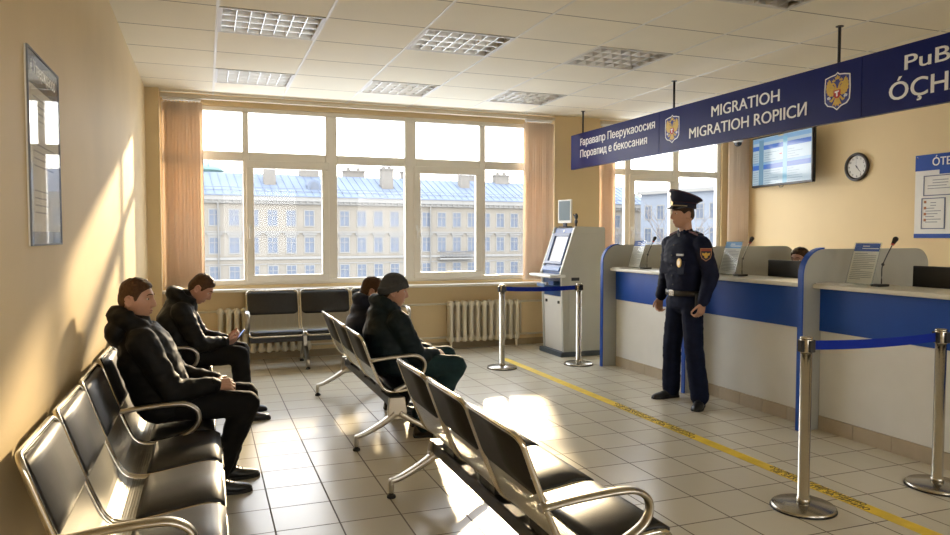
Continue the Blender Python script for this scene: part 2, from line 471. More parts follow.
# ------------------------------------------------------------------ ceiling lamps
M_LOUVRE = mat('lamp_louvre', (.80,.77,.70), .30, .85)
M_LAMPBOX = mat('lamp_housing', (.50,.46,.37), .45, .2, var=.03)
M_TUBE = mat('lamp_tube', (.62,.59,.52), .3)
lamp0 = None
lamp_labels = {(0,0): 'louvred ceiling lamp nearest the left wall, the closer of its two', (0,3): 'louvred ceiling lamp above the left window blind, the farther of its two',
 (2,0): 'louvred ceiling lamp in the middle of the ceiling, closer row', (2,3): 'louvred ceiling lamp over the middle window panes, farther row',
 (4,0): 'louvred ceiling lamp just left of the hanging sign, closer row', (4,3): 'louvred ceiling lamp above the right blind of the wide window',
 (4,-3): 'louvred ceiling lamp cut by the top edge of the picture, above the word MIGRATION'}
for a, b in LAMPS:
    x = CX0+CPX*(a+.5); y = CY0+CPY*(b+.5)
    if lamp0 is None:
        root = empty('ceiling_lamp', (x, y, HZ)); lamp0 = root
        hx, hy = CPX/2-.006, CPY/2-.006
        fr = MB(); t = .028
        fr.box(-hx,-hy,-.006,hx,-hy+t,.012).box(-hx,hy-t,-.006,hx,hy,.012).box(-hx,-hy+t,-.006,-hx+t,hy-t,.012).box(hx-t,-hy+t,-.006,hx,hy-t,.012)
        fr.build('frame', mat('lamp_frame', (.62,.59,.52), .5), root)
        hs = MB(); hs.box(-hx,-hy,.10,hx,hy,.105).box(-hx,-hy,.012,-hx+.004,hy,.10).box(hx-.004,-hy,.012,hx,hy,.10).box(-hx,-hy,.012,hx,-hy+.004,.10).box(-hx,hy-.004,.012,hx,hy,.10)
        hs.build('housing', M_LAMPBOX, root)
        for k in range(4):
            yy = -hy+t+(2*hy-2*t)*(k+.5)/4
            MB().cyl((-hx+.03,yy,.07),(hx-.03,yy,.07),.013,10).build('tube', M_TUBE, root)
        lv = MB(); ix, iy = hx-t, hy-t
        for k in range(5):
            yy = -iy+2*iy*k/4
            prof = [(-.0035,-.002),(.0035,-.002),(.009,.055),(-.009,.055)]
            lv.prism(prof, lambda u, v, d, yy=yy: (d, yy+u, v), -ix, ix)
        for k in range(1, 7):
            xx = -ix+2*ix*k/7
            prof = [(-.0025,.0),(.0025,.0),(.006,.05),(-.006,.05)]
            lv.prism(prof, lambda u, v, d, xx=xx: (xx+u, d, v), -iy, iy)
        lv.build('louvre', M_LOUVRE, root)
    else:
        root = copy_tree(lamp0); root.location = (x, y, HZ)
    tag(root, lamp_labels[(a,b)], 'ceiling lamp', 'louvred lamps set into the ceiling')

# ------------------------------------------------------------------ radiators and heating pipe
def radiator(x0, x1, label):
    root = empty('radiator', ((x0+x1)/2, 8.985, 0), 0, label, 'radiator', 'cast radiators below the wide window')
    n = int(round((x1-x0)/.095)); w = x1-x0; m = MB()
    for k in range(n):
        x = -w/2+w*(k+.5)/n
        for dy in (-.035, .035):
            m.tube([(x,dy,.10),(x,dy,.14),(x,dy,.6),(x,dy,.64)], [.022,.030,.030,.022], 10)
        for z in (.60, .14):
            m.tube([(x,-.055,z),(x,-.04,z+.0),(x,.04,z),(x,.055,z)], [.03,.043,.043,.03], 10)
        m.box(x-.012,-.03,.14,x+.012,.03,.6)
    m.tube([(-w/2,0,.60),(w/2,0,.60)], .024, 10); m.tube([(-w/2,0,.14),(w/2,0,.14)], .024, 10)
    m.build('sections', M_RAD, root)
    for sx in (-1, 1):
        MB().tube([(sx*(w/2-.05),-.02,.11),(sx*(w/2-.05),-.03,0)], [.02,.014], 8).build('foot', M_RAD, root)
radiator(.10, 1.20, 'cream cast radiator behind the window bench, beside the man holding a phone')
radiator(2.96, 4.00, 'cream cast radiator left of the blue self-service kiosk')
hp = MB().tube([(LX+.15,9.075,.60),(4.5,9.075,.60)], .014, 10).tube([(LX+.15,9.075,.15),(4.5,9.075,.15)], .014, 10).tube([(4.06,9.075,.15),(4.06,9.075,.6)], .014, 8)
tag(hp.build('heating_pipe', M_RAD), 'cream heating pipes running along the wall below the wide window', 'pipe')
# ------------------------------------------------------------------ outside: street, palace block, wing, tree
struct(MB().box(-120,9.6,-12.4,190,260,-12).build('street', mat('pale_street', (.60,.61,.63), .9, var=.10, vscale=.2)))  # unseen ground, made pale to bounce light up to the ceiling
M_FAC = mat('cream_render', (.138,.122,.096), .9, var=.06, vscale=.5)
M_FACW = mat('pale_stucco', (.152,.145,.128), .9, var=.04, vscale=.8)
M_ROOF = mat('blue_grey_roof_sheet', (.100,.117,.146), .7, 0, var=.10, vscale=.35, spec=.2)
M_PANE = mat('far_window_glass', (.05,.062,.082), .35, var=.2, vscale=.6)
M_CHIM = mat('chimney_render', (.13,.118,.10), .9, var=.1, vscale=2)
M_BAL = mat('balcony_iron', (.08,.085,.10), .6)
ang = math.atan2(6.6, 70.)
bl = empty('building', (-12, 101.6, -12), ang, 'long cream building with pale blue metal roof across the street', 'building')
LEN = 86.
bl_h = lambda z: z+12
MB().box(0,0,0,LEN,16,bl_h(6.6)).build('wall', M_FAC, bl)
cn = MB()
cn.box(-.3,-.75,bl_h(6.35),LEN+.3,0,bl_h(6.95)).box(-.2,-.45,bl_h(5.95),LEN+.2,0,bl_h(6.36))
for k in range(int(LEN/.9)): cn.box(.2+k*.9,-.62,bl_h(6.08),.5+k*.9,-.44,bl_h(6.36))
cn.build('cornice', M_FACW, bl)
for z, h, d in ((1.95,.22,.14), (-1.75,.35,.2), (-2.45,.12,.1), (-5.6,.3,.2)):
    MB().box(0,-d,bl_h(z),LEN,0,bl_h(z)+h).build('string_course', M_FACW, bl)
rf = MB().prism([(-.85,bl_h(6.95)),(-.85,bl_h(7.1)),(6.5,bl_h(10.6)),(9.5,bl_h(10.6)),(16.8,bl_h(7.1)),(16.8,bl_h(6.95))], lambda u, v, d: (d, u, v), -.3, LEN+.3)
rfo = rf.build('roof', M_ROOF, bl)
sm = MB()
for k in range(int(LEN/1.1)):
    x = k*1.1
    sm.prism([(-.8,bl_h(7.12)),(6.5,bl_h(10.6)),(6.5,bl_h(10.68)),(-.8,bl_h(7.2))], lambda u, v, d: (d, u, v), x, x+.06)
sm.build('roof_seams', M_ROOF, rfo)
rl = MB()
for z in (7.75, 8.15): rl.tube([(0,.2,bl_h(z)),(LEN,.2,bl_h(z))], .03, 6)
for k in range(int(LEN/2.2)): rl.tube([(k*2.2,.2,bl_h(7.4)),(k*2.2,.2,bl_h(8.15))], .03, 6)
rl.build('roof_railing', M_BAL, rfo)
# windows: three rows, each a part with its pane
PITCH = 2.55
def far_window(hood):
    f = MB(); w, h = .62, 1.05
    f.box(-w-.16,-.10,-h-.14,w+.16,.0,-h).box(-w-.14,-.07,-h,-w,.0,h).box(w,-.07,-h,w+.14,.0,h).box(-w-.14,-.07,h,w+.14,.0,h+.14)
    f.box(-.04,-.04,-h,.04,.0,h).box(-w,-.04,h*.32,w,.0,h*.40)
    if hood:
        f.box(-w-.38,-.30,h+.42,w+.38,0,h+.62).box(-w-.2,-.12,h+.14,w+.2,0,h+.42)
    fm_ = f.mesh('window_frame'); fm_.materials.append(M_FACW)
    p = MB().box(-w,-.025,-h,w,-.002,h).mesh('window_pane'); p.materials.append(M_PANE)
    return fm_, p
for z, hood in ((4.0, False), (.22, True), (-3.72, False)):
    fme, pme = far_window(hood)
    for k in range(1, 33):
        x = k*PITCH+.4
        o = bpy.data.objects.new('window', fme); COL.objects.link(o); o.parent = bl; o.location = (x, 0, bl_h(z))
        q = bpy.data.objects.new('pane', pme); COL.objects.link(q); q.parent = o
for x in (13.6, 29.0, 44.3, 62.):
    MB().tube([(x,-.35,0),(x,-.35,bl_h(6.0)),(x,-.7,bl_h(6.9))], .11, 8).build('drainpipe', M_FACW, bl)
for x, w, h, y in ((21.,.8,3.2,3.2), (27.4,1.4,2.0,6.6), (34.6,1.6,1.6,7.6), (38.4,.9,3.4,2.9), (43.8,1.3,1.8,7.6), (52.,.8,2.6,4.2), (55.5,.8,1.8,7.4), (60.,1.3,1.8,6.4), (68.,1.8,2.0,7.6), (76.,1.2,2.,5.)):
    zb = min(10.6, 7.1+(y+.85)*.476)-.5
    c = MB().box(x-w,y-.6,bl_h(zb),x+w,y+.6,bl_h(zb)+h)
    c.box(x-w-.15,y-.75,bl_h(zb)+h-.25,x+w+.15,y+.75,bl_h(zb)+h)
    for q in (-.5, .5): c.box(x+q*w-.22,y-.25,bl_h(zb)+h,x+q*w+.22,y+.25,bl_h(zb)+h+.45)
    c.build('chimney', M_CHIM, rfo)
dm = MB().prism([(-1.0,0),(1.0,0),(1.0,.9),(.7,1.5),(0,1.75),(-.7,1.5),(-1.0,.9)], lambda u, v, d: (27.0+u, 1.4+d, bl_h(7.9)+v), 0, 3.0)
dmo = dm.build('dormer', M_ROOF, rfo)
MB().prism([(-.6,.2),(.6,.2),(.6,.9),(.4,1.2),(0,1.4),(-.4,1.2),(-.6,.9)], lambda u, v, d: (27.0+u, 1.36+d, bl_h(7.9)+v), 0, .04).build('pane', M_PANE, dmo)
cu = MB().lathe([(3.3,0),(3.3,1.2),(3.6,1.25),(3.0,1.9),(1.6,2.5),(.3,2.75),(.05,3.6)], 20, (12.2,10,bl_h(9.7)))
cu.build('cupola', mat('green_copper', (.12,.20,.19), .7, var=.08), rfo)
MB().tube([(13.2,7,bl_h(10.3)),(13.2,7,bl_h(14.5))], .05, 6).build('antenna', M_BAL, rfo)
an = MB().tube([(18.,7,bl_h(10.3)),(18.,7,bl_h(14.8))], .05, 6).tube([(17.5,7,bl_h(14.2)),(18.5,7,bl_h(14.2))], .04, 6)
an.build('antenna', M_BAL, rfo)
bc = MB().box(45.6,-1.1,bl_h(-2.1),51.2,0,bl_h(-1.9))
bco = bc.build('balcony', M_FACW, bl)
br = MB()
for k in range(23): br.tube([(45.7+k*.245,-1.05,bl_h(-1.9)),(45.7+k*.245,-1.05,bl_h(-.85))], .03, 5)
br.tube([(45.6,-1.05,bl_h(-.85)),(51.2,-1.05,bl_h(-.85))], .05, 6)
br.build('railing', M_BAL, bco)

wg = empty('building', (66, 100, -12), math.atan2(-30, 7.5), 'pale blue-grey building wing seen through the second window', 'building')
M_WING = mat('blue_grey_render', (.12,.133,.15), .9, var=.05, vscale=.5)
MB().box(0,0,0,34,12,bl_h(8.3)).build('wall', M_WING, wg)
MB().box(-.4,-.6,bl_h(8.1),34.4,0,bl_h(8.6)).build('cornice', M_FACW, wg)
MB().prism([(-.6,bl_h(8.6)),(5.,bl_h(10.2)),(12.5,bl_h(8.6))], lambda u, v, d: (d, u, v), -.4, 34.4).build('roof', M_ROOF, wg)
for z in (5.2, 1.6, -2.0):
    fme, pme = far_window(False)
    for k in range(13):
        o = bpy.data.objects.new('window', fme); COL.objects.link(o); o.parent = wg; o.location = (1.6+k*2.5, 0, bl_h(z))
        q = bpy.data.objects.new('pane', pme); COL.objects.link(q); q.parent = o
# bare street tree
tr = empty('bare_tree', (44, 63, -12), 0, 'leafless street tree outside the second window', 'tree')
M_BARK = mat('bark', (.10,.085,.075), .9, var=.15, vscale=3)
rnd = random.Random(3)
tk = MB(); bt = MB()
def grow(p, d, r, ln, lv):
    q = p+d*ln
    mid = p+d*ln*.5+Vector((rnd.uniform(-1,1),rnd.uniform(-1,1),0))*ln*.05
    (tk if lv < 1 else bt).tube([p, mid, q], [r, r*.85, r*.7], 6 if lv < 3 else 4)
    if lv >= 5: return
    for k in range(3 if lv < 4 else 2):
        nd = (d+Vector((rnd.uniform(-.8,.8),rnd.uniform(-.8,.8),rnd.uniform(-.15,.5)))).normalized()
        grow(q if k else p+d*ln*.7, nd, r*(.62 if lv else .55), ln*rnd.uniform(.62,.8), lv+1)
grow(Vector((0,0,0)), Vector((0,0,1)), .24, 6.2, 0)
tk.build('trunk', M_BARK, tr); bt.build('branches', M_BARK, tr)
# ------------------------------------------------------------------ tandem benches
def perf_mat():
    m = bpy.data.materials.new('perforated_steel'); m.use_nodes = True
    nt = m.node_tree; N = nt.nodes; L = nt.links; b = N['Principled BSDF']
    b.inputs['Metallic'].default_value = .85; b.inputs['Roughness'].default_value = .36
    tc = N.new('ShaderNodeTexCoord'); sp = N.new('ShaderNodeSeparateXYZ'); L.new(tc.outputs['Object'], sp.inputs[0])
    def mth(op, a, c=None):
        n = N.new('ShaderNodeMath'); n.operation = op
        for i, v in enumerate((a, c)):
            if v is None: continue
            if isinstance(v, (int, float)): n.inputs[i].default_value = v
            else: L.new(v, n.inputs[i])
        return n.outputs[0]
    P = .011
    u = mth('DIVIDE', sp.outputs['Y'], P); w = mth('DIVIDE', mth('SUBTRACT', sp.outputs['X'], sp.outputs['Z']), P)
    fu = mth('SUBTRACT', mth('FRACT', u), .5); fw = mth('SUBTRACT', mth('FRACT', w), .5)
    d = mth('SQRT', mth('ADD', mth('MULTIPLY', fu, fu), mth('MULTIPLY', fw, fw)))
    hole = mth('LESS_THAN', d, .27)
    b.inputs['Base Color'].default_value = (.36,.34,.28,1)
    L.new(mth('SUBTRACT', 1.0, hole), b.inputs['Alpha'])
    return m
M_PERF = perf_mat()
PROF0 = [(0,.80),(.018,.768),(.072,.62),(.122,.495),(.155,.43),(.20,.397),(.265,.392),(.38,.408),(.49,.424),(.54,.418),(.562,.388)]
def catmull(P, k=5):
    out = []
    for i in range(len(P)-1):
        p0 = P[max(i-1,0)]; p1 = P[i]; p2 = P[i+1]; p3 = P[min(i+2,len(P)-1)]
        for j in range(k):
            t = j/k
            out.append(tuple(.5*((2*p1[a])+(-p0[a]+p2[a])*t+(2*p0[a]-5*p1[a]+4*p2[a]-p3[a])*t*t+(-p0[a]+3*p1[a]-3*p2[a]+p3[a])*t**3) for a in range(2)))
    out.append(P[-1]); return out
class Prof:
    def __init__(s, zt, sz=0, sx=1):
        s.p = [Vector((x*sx, z+sz if z < .43 else .43+sz+(z-.43)*(zt-.43-sz)/.37)) for x, z in catmull(PROF0)]
        s.s = [0]
        for a, b in zip(s.p, s.p[1:]): s.s.append(s.s[-1]+(b-a).length)
        s.L = s.s[-1]
    def at(s, q, off=0.0):
        q = min(max(q, 0), s.L)
        for i in range(len(s.s)-1):
            if q <= s.s[i+1]: break
        t = (q-s.s[i])/(s.s[i+1]-s.s[i]); p = s.p[i].lerp(s.p[i+1], t)
        d = (s.p[min(i+2,len(s.p)-1)]-s.p[max(i-1,0)]).normalized()
        return p+Vector((-d.y, d.x))*off
M_PANEL = mat('black_back_panel', (.022,.020,.017), .6, var=.1, vscale=20, spec=.2)
def pad(pf, s0, s1, y0, y1, off0, off1, name, root, corner=.03, m_=None):
    """upholstered pad following the seat profile, rounded corners"""
    n = 16; m = MB(); rs = []
    for k in range(n+1):
        q = s0+(s1-s0)*k/n
        e = max(0, min(q-s0, s1-q)); ins = 0
        if e < corner: ins = corner-math.sqrt(max(0, corner**2-(corner-e)**2))
        a = y0+ins; b = y1-ins; th = .0035+min(1, e/.018)**.5*(off1-off0-.0035)
        o1 = off0+th
        ring = []
        f = pf.at(q, off0); g = pf.at(q, o1); h = pf.at(q, o1-.008 if th > .012 else (off0+o1)/2)
        ring = [(f.x,a,f.y),(f.x,b,f.y),(h.x,b,h.y),(g.x,b-.009,g.y),(g.x,a+.009,g.y),(h.x,a,h.y)]
        rs.append(ring)
    m.rings(rs, True, True)
    return m.build(name, m_ or M_LEATHER, root)
def bench(x, y, rz, n, p, zt, arms, legs, label, gapw=.028, sz=0, sx=1, az=0):
    root = empty('tandem_bench', (x, y, 0), rz, label, 'bench', 'tandem waiting benches')
    pf = Prof(zt, sz, sx); L = pf.L
    for k in range(n):
        ya, yb = k*p+gapw/2, (k+1)*p-gapw/2
        pts = []; c = .05
        def P(q, yy): v = pf.at(q); return (v.x, yy, v.y)
        for i in range(24): pts.append(P(L-.04-(L-.04-c)*i/23, ya))
        for i in range(1, 6):
            a = PI/2*i/5; pts.append(P(c*(1-math.sin(a)), ya+c*(1-math.cos(a))))
        for i in range(1, 6):
            a = PI/2*i/5; pts.append(P(c*(1-math.cos(a)), yb-c*(1-math.sin(a))))
        for i in range(1, 24): pts.append(P(c+(L-.04-c)*i/23, yb))
        pts.append(P(L-.008, yb-.012)); pts.append(P(L, yb-.04)); pts.append(P(L, ya+.04)); pts.append(P(L-.008, ya+.012))
        MB().tube(pts, .0115, 10, True, up=(.2,.1,1)).build('seat_frame', M_CHROME, root)
        sh = MB(); rs = []
        for i in range(41):
            q = .022+(L-.034)*i/40; a = pf.at(q, -.002); b = pf.at(q, .002)
            rs.append([(a.x,ya+.008,a.y),(a.x,yb-.008,a.y),(b.x,yb-.008,b.y),(b.x,ya+.008,b.y)])
        sh.rings(rs, True, False)
        sh.build('seat_shell', M_PERF, root)
        pad(pf, .014, .014+(zt-.44)*.66, ya+.010, yb-.010, -.001, .015, 'back_pad', root, .042)
        pad(pf, .016, .014+(zt-.44)*.655, ya+.012, yb-.012, -.009, -.0015, 'back_panel', root, .042, M_PANEL)
        pad(pf, L-.345, L-.004, ya+.010, yb-.010, .003, .022, 'seat_pad', root, .02)
        br = MB().box(.19*sx, (ya+yb)/2-.10, .352+sz, .34*sx, (ya+yb)/2+.10, .392+sz)
        br.build('seat_bracket', M_BLACK, root, bev=.004)
    for ay in arms:
        yy = ay
        bk = pf.at(.0+(zt-.60)*1.05)
        q = [(bk.x-.01,.625),(.2,.640),(.34,.648),(.41,.640),(.455,.605),(.462,.555),(.435,.505),(.37,.462),(.29,.425),(.24,.402)]
        q = catmull(q, 4)
        MB().tube([(a, yy, b) for a, b in q], .021, 10, False, flat=.52, up=(0,1,0)).build('armrest', M_ALU, root) if False else \
        MB().tube([(a*sx, yy, b+az) for a, b in q], [.0135]*len(q), 10, False, up=(0,1,0), flat=1.85).build('armrest', M_ALU, root)
    MB().box(.205, .02, .285+sz, .305, n*p-.02, .352+sz).build('beam', M_BLACK, root, bev=.006)
    for ly in legs:
        m = MB()
        up = (0,1,0)
        m.tube([(-.035,ly,.03),(-.035,ly,.10)], .017, 8, flat=1.2, up=up)
        m.tube(catmull([(-.045,.095),(.02,.112),(.13,.165),(.21,.215),(.245,.245)], 3) and [(a,ly,b) for a, b in catmull([(-.045,.095),(.02,.112),(.13,.165),(.21,.215),(.245,.245)], 3)], [.014+.010*i/12 for i in range(13)], 10, flat=1.35, up=up, square=True)
        m.tube([(a,ly,b) for a, b in catmull([(.555,.095),(.49,.112),(.39,.165),(.31,.215),(.27,.245)], 3)], [.014+.010*i/12 for i in range(13)], 10, flat=1.35, up=up, square=True)
        m.tube([(.555-.01,ly,.03),(.555-.01,ly,.10)], .017, 8, flat=1.2, up=up)
        m.prism([(.195,.20),(.315,.20),(.325,.25),(.31,.355+sz),(.20,.355+sz),(.185,.25)], lambda u, v, d: (u, ly+d, v), -.022, .022)
        lo = m.build('leg', M_ALU, root, bev=.004)
        for fx in (-.035, .545):
            MB().lathe([(.024,0),(.027,.006),(.024,.016),(.012,.022),(.010,.034)], 14, (fx,ly,0)).build('foot_pad', M_RUBBER, lo)
    return root
bench(-.535, 2.42, 0, 3, .57, .845, (.0, 1.69), (.2, 1.5), 'chrome and black bench at the left wall nearest the camera, its three seats empty', sz=.01, sx=1.05, az=-.04)
bench(-.535, 4.17, 0, 3, .57, .845, (1.72,), (.05, 1.5), 'bench at the left wall whose nearest seat holds the man with clasped hands')
bench(-.535, 5.93, 0, 2, .57, .845, (1.15,), (.2, .95), 'bench at the far end of the left wall under the man with a phone')
bench(1.0, 4.95, 0, 3, .60, .80, (.0,), (.0, 1.86), 'bench in mid room seen from behind, carrying the man in a grey beanie')
bench(1.01, 2.26, 0, 3, .58, .80, (.0,), (.1, 1.72), 'empty bench seen from behind in the centre foreground, sun shining on its seat', sz=-.045, sx=1.15, az=-.085)
bench(.42, 8.76, -PI/2, 3, .61, .86, (.0, 1.84), (.64, 1.55), 'dark bench facing the room below the wide window')

# ------------------------------------------------------------------ barrier posts
M_BELT = mat('blue_webbing', (.005,.022,.27), .75, var=.05, vscale=20, bump=.06, bscale=200, spec=.15)
def stanchion(x, y, label, to=None):
    root = empty('barrier_post', (x, y, 0), 0, label, 'barrier post', 'belt barrier posts')
    MB().lathe([(.155,0),(.168,.004),(.168,.016),(.160,.024),(.05,.034),(.036,.036)], 40).build('base', M_STEEL, root)
    MB().lathe([(.160,0),(.172,.001),(.172,.005),(.160,.006)], 40, (0,0,-.0)).build('base_ring', M_RUBBER, root)
    MB().lathe([(.036,.034),(.036,.06),(.0305,.062),(.0305,.87)], 24).build('pole', M_STEEL, root)
    hd = MB().lathe([(.033,.865),(.035,.87),(.035,.935),(.033,.94)], 24)
    hd.build('head', M_STEEL, root)
    MB().lathe([(.034,.938),(.034,.948),(.028,.952),(.001,.953)], 24).build('cap', M_STEEL, root)
    for a in range(4):
        c, s = math.cos(a*PI/2), math.sin(a*PI/2)
        m = MB().box(.03, -.018, .87, .047, .018, .933, Matrix.Rotation(a*PI/2, 4, 'Z'))
        m.build('belt_clip', M_BLACK, root, bev=.003)
    if to:
        d = Vector((to[0]-x, to[1]-y, 0)); L = d.length; d.normalize(); nn = Vector((-d.y, d.x, 0))*.0012
        m = MB(); rs = []
        for k in range(17):
            t = k/16; p = d*(.046+(L-.0945)*t); sag = .012*4*t*(1-t)
            rs.append([p-nn+Vector((0,0,.877-sag)), p+nn+Vector((0,0,.877-sag)), p+nn+Vector((0,0,.928-sag)), p-nn+Vector((0,0,.928-sag))])
        m.rings(rs, True, False)
        m.build('belt', M_BELT, root)
    return root
stanchion(3.134, 7.51, 'steel barrier post in front of the right radiator, left end of the far belt', (4.06, 7.41))
stanchion(4.06, 7.41, 'steel barrier post in front of the self-service kiosk')
stanchion(3.065, 3.03, 'steel barrier post standing beside the yellow floor line, left end of the near belt', (4.075, 3.01))
stanchion(4.075, 3.01, 'steel barrier post at the right edge in front of the nearest counter')

# ------------------------------------------------------------------ yellow floor line
fl = MB().box(3.35, BY+.1, 0.0005, 3.445, 8.1, .0020)
flo = fl.build('floor_line', mat('yellow_floor_tape', (.78,.55,.035), .5, var=.12, vscale=7, bump=.05))
tag(flo, 'yellow waiting line taped along the tiled floor with dark lettering', 'floor line')
def fframe(u, v, d): return (3.355+.0+v, 5.6-u, .0021+d*.3)
def ff2(y0): return lambda u, v, d: (3.355+v, y0-u, .0021+d*.25)
for y0, ln in ((5.55, 1.1), (3.66, .72)):
    join_text([('СОБЛЮДАЙТЕ ДИСТАНЦИЮ', .05, 0, .050, 'LEFT', ln), ('НЕ ЗАХОДИТЕ ЗА ЛИНИЮ', .05, .06, .006, 'LEFT', ln)], 'lettering', M_INK, flo, lambda u, v, d, y0=y0: (3.355+v, y0-u, .0021+d*.25))

# ------------------------------------------------------------------ self-service kiosk
kr = empty('self_service_kiosk', (4.13, 7.92, 0), 0, 'grey and blue self-service kiosk with a slanted screen and small monitor on top', 'kiosk')
M_KGREY = mat('kiosk_grey', (.46,.46,.41), .42, var=.03, vscale=4)
M_KWHITE = mat('kiosk_front', (.64,.62,.56), .42, var=.03, vscale=4)
M_KBLUE = mat('kiosk_blue', (.016,.060,.19), .35, var=.06, vscale=5)
KW = .58
out = [(0,.06),(-.03,1.0),(-.047,1.04),(.145,1.60),(.165,1.62),(.565,1.61),(.58,1.59),(.58,.06)]
for y0, y1 in ((0,.045), (KW-.035,KW)):
    MB().prism(out, lambda u, v, d: (u, d, v), y0, y1).build('side_panel', M_KGREY, kr, bev=.006)
ip = [(.07,.11),(.07,1.05),(.225,1.53),(.53,1.53),(.53,.11)]
MB().prism(ip, lambda u, v, d: (u, d, v), -.006, .0).build('side_inset', M_KGREY, kr, bev=.004)
MB().prism([(.015,.06),(-.008,.74),(.54,.74),(.54,.06)], lambda u, v, d: (u, d, v), .045, KW-.035).build('door', M_KWHITE, kr, bev=.003)
MB().prism([(.0,.745),(-.012,1.0),(-.022,1.045),(.165,1.60),(.54,1.60),(.54,.745)], lambda u, v, d: (u, d, v), .045, KW-.035).build('front_panel', M_KBLUE, kr, bev=.003)
MB().box(-.045, -.02, 0, .61, KW+.02, .06).build('plinth', mat('kiosk_plinth', (.07,.085,.10), .5), kr, bev=.006)
A = Vector((-.022,1.045)); B = Vector((.165,1.60)); T = (B-A); TL = T.length; T.normalize(); NN = Vector((-T.y, T.x))
def kf(u, v, d):    # u across, v up the slope, d out
    p = A+T*v+NN*d; return (p.x, u, p.y)
bz = MB()
for (u0,u1,v0,v1) in ((.06,.53,.10,.14),(.06,.53,.47,.51),(.06,.095,.14,.47),(.45,.53,.14,.47)):
    bz.prism([(u0,v0),(u1,v0),(u1,v1),(u0,v1)], kf, 0, .03)
bz.build('screen_bezel', mat('kiosk_blue_dark', (.010,.035,.11), .35), kr, bev=.004)
MB().prism([(.095,.14),(.45,.14),(.45,.47),(.095,.47)], kf, .001, .006).build('screen', mat('kiosk_screen', (.5,.5,.52), .12, emit=(.80,.79,.84), estr=.42), kr)  # emission stands in for the bright reflection on the screen
MB().prism([(.06,.01),(.53,.01),(.53,.07),(.06,.07)], kf, 0, .03).build('keypad_strip', mat('kiosk_blue_mid', (.035,.10,.26), .4), kr, bev=.005)
MB().box(-.20, -.015, .985, .02, KW+.01, 1.022).build('shelf', M_WHITELAM, kr, bev=.012)
MB().box(-.13, .28, .855, -.002, .50, .875).box(-.135,.28,.875,-.12,.50,.90).build('receipt_tray', mat('kiosk_tray', (.10,.19,.36), .35), kr, bev=.004)
MB().box(-.09, .31, .876, -.015, .47, .905).build('receipt_paper', M_PAPER, kr)
MB().box(-.10,.09,.885,-.0,.24,.94).build('card_reader', M_KBLUE, kr, bev=.006)
for yy in (.12, .46):
    MB().box(-.022, yy-.016, .655, .006, yy+.016, .69).build('lock', M_BLACK, kr, bev=.003)
MB().box(.10,-.009,.945,.21,.0,.985).build('nameplate', M_INK, kr)
MB().lathe([(.018,0),(.018,.004)], 16, (0,0,0), Matrix.Translation(Vector(kf(.29,.545,.001))) @ Matrix.Rotation(R(-70),4,'Y')).build('round_logo', M_SIGNWHITE, kr)
TMX = Matrix.Translation((.20,.36,0)) @ Matrix.Rotation(R(14),4,'Z')
tmo = MB().box(-.012,-.125,1.665,.012,.125,1.965,TMX).build('top_monitor', M_WHITE, kr, bev=.005)
MB().box(-.016,-.102,1.70,-.012,.102,1.948,TMX).build('screen', mat('monitor_glass', (.12,.16,.18), .35, emit=(.35,.42,.45), estr=.06, spec=.2), tmo)
MB().box(-.01,-.03,1.615,.01,.03,1.668,TMX).box(-.04,-.08,1.61,.05,.08,1.624,TMX).build('stand', M_INK, tmo)
cmn = MB().ell((.24,.14,1.745),.022,.03,.04).ell((.24,.14,1.68),.02,.026,.032).tube([(.24,.14,1.61),(.24,.14,1.74)],.012,8).tube([(.24,.14,1.72),(.21,.16,1.775)],.008,6)
cmn.build('handset', M_BLACK, kr)

# ------------------------------------------------------------------ service counters
def arc(cx, cz, r, a0, a1, n=8): return [(cx+r*math.cos(R(a0+(a1-a0)*k/n)), cz+r*math.sin(R(a0+(a1-a0)*k/n))) for k in range(n+1)]
DIV_OUT = [(4.26,0)]+arc(4.46,1.20,.20,180,90)+arc(5.44,1.26,.14,90,0)+[(5.58,0)]
M_TILESK = mat('skirting_tile', (.44,.37,.27), .35, var=.06, vscale=8)
def counter(y0, y1, label, front_end=False):
    root = empty('service_counter', (4.4, y1, 0), 0, label, 'counter', 'service counters')
    f = lambda u, v, d: (u-4.4, d, v)
    D = y1-y0
    MB().prism(DIV_OUT, f, -.0, .045).build('divider', M_GREYLAM, root)
    path = [(4.26,0.0)]+arc(4.46,1.20,.20,180,90)
    e = MB(); rs = []
    for k, (a, b) in enumerate(path):
        if k == 0: n = Vector((-1,0))
        else:
            th = R(180-90*(k-1)/8); n = Vector((math.cos(th), math.sin(th)))
        q = Vector((a,b)); o = q+n*.012
        rs.append([(q.x-4.4,-.001,q.y),(q.x-4.4,.046,q.y),(o.x-4.4,.046,o.y),(o.x-4.4,-.001,o.y)])
    e.rings(rs, True, False); e.build('divider_edge', M_BLUE, root)
    MB().box(.035,-D+.046,.112,.16,-.0005,.77).build('front_panel', M_WHITELAM, root, bev=.002)
    MB().box(.022,-D+.046,.77,.16,-.0005,1.098).build('blue_band', M_BLUE, root, bev=.003)
    MB().box(-.055,-D+.046,1.10,.40,-.0005,1.135).build('worktop', M_WORKTOP, root, bev=.008)
    s = MB(); n = 5
    for k in range(n):
        a = -D+.046+(D-.0465)*k/n; b = -D+.046+(D-.0465)*(k+1)/n
        s.box(.028,a+.002,0,.16,b-.002,.11)
    s.build('skirting', M_TILESK, root, bev=.002)
    MB().box(.16,-D+.046,.715,.72,-.0005,.745).build('desk_top', M_WORKTOP, root, bev=.004)
    for a, b in ((-D+.06,-D+.10),(-.06,-.02)):
        MB().box(.30,a,0,.68,b,.715).build('desk_leg', M_GREYLAM, root)
    return root
counter(5.68, 7.20, 'far service counter section behind the kiosk posts, left of the officer')
counter(4.25, 5.68, 'middle service counter section directly behind the officer')
counter(2.60, 4.25, 'nearest service counter section at the right edge, behind the belt barrier')

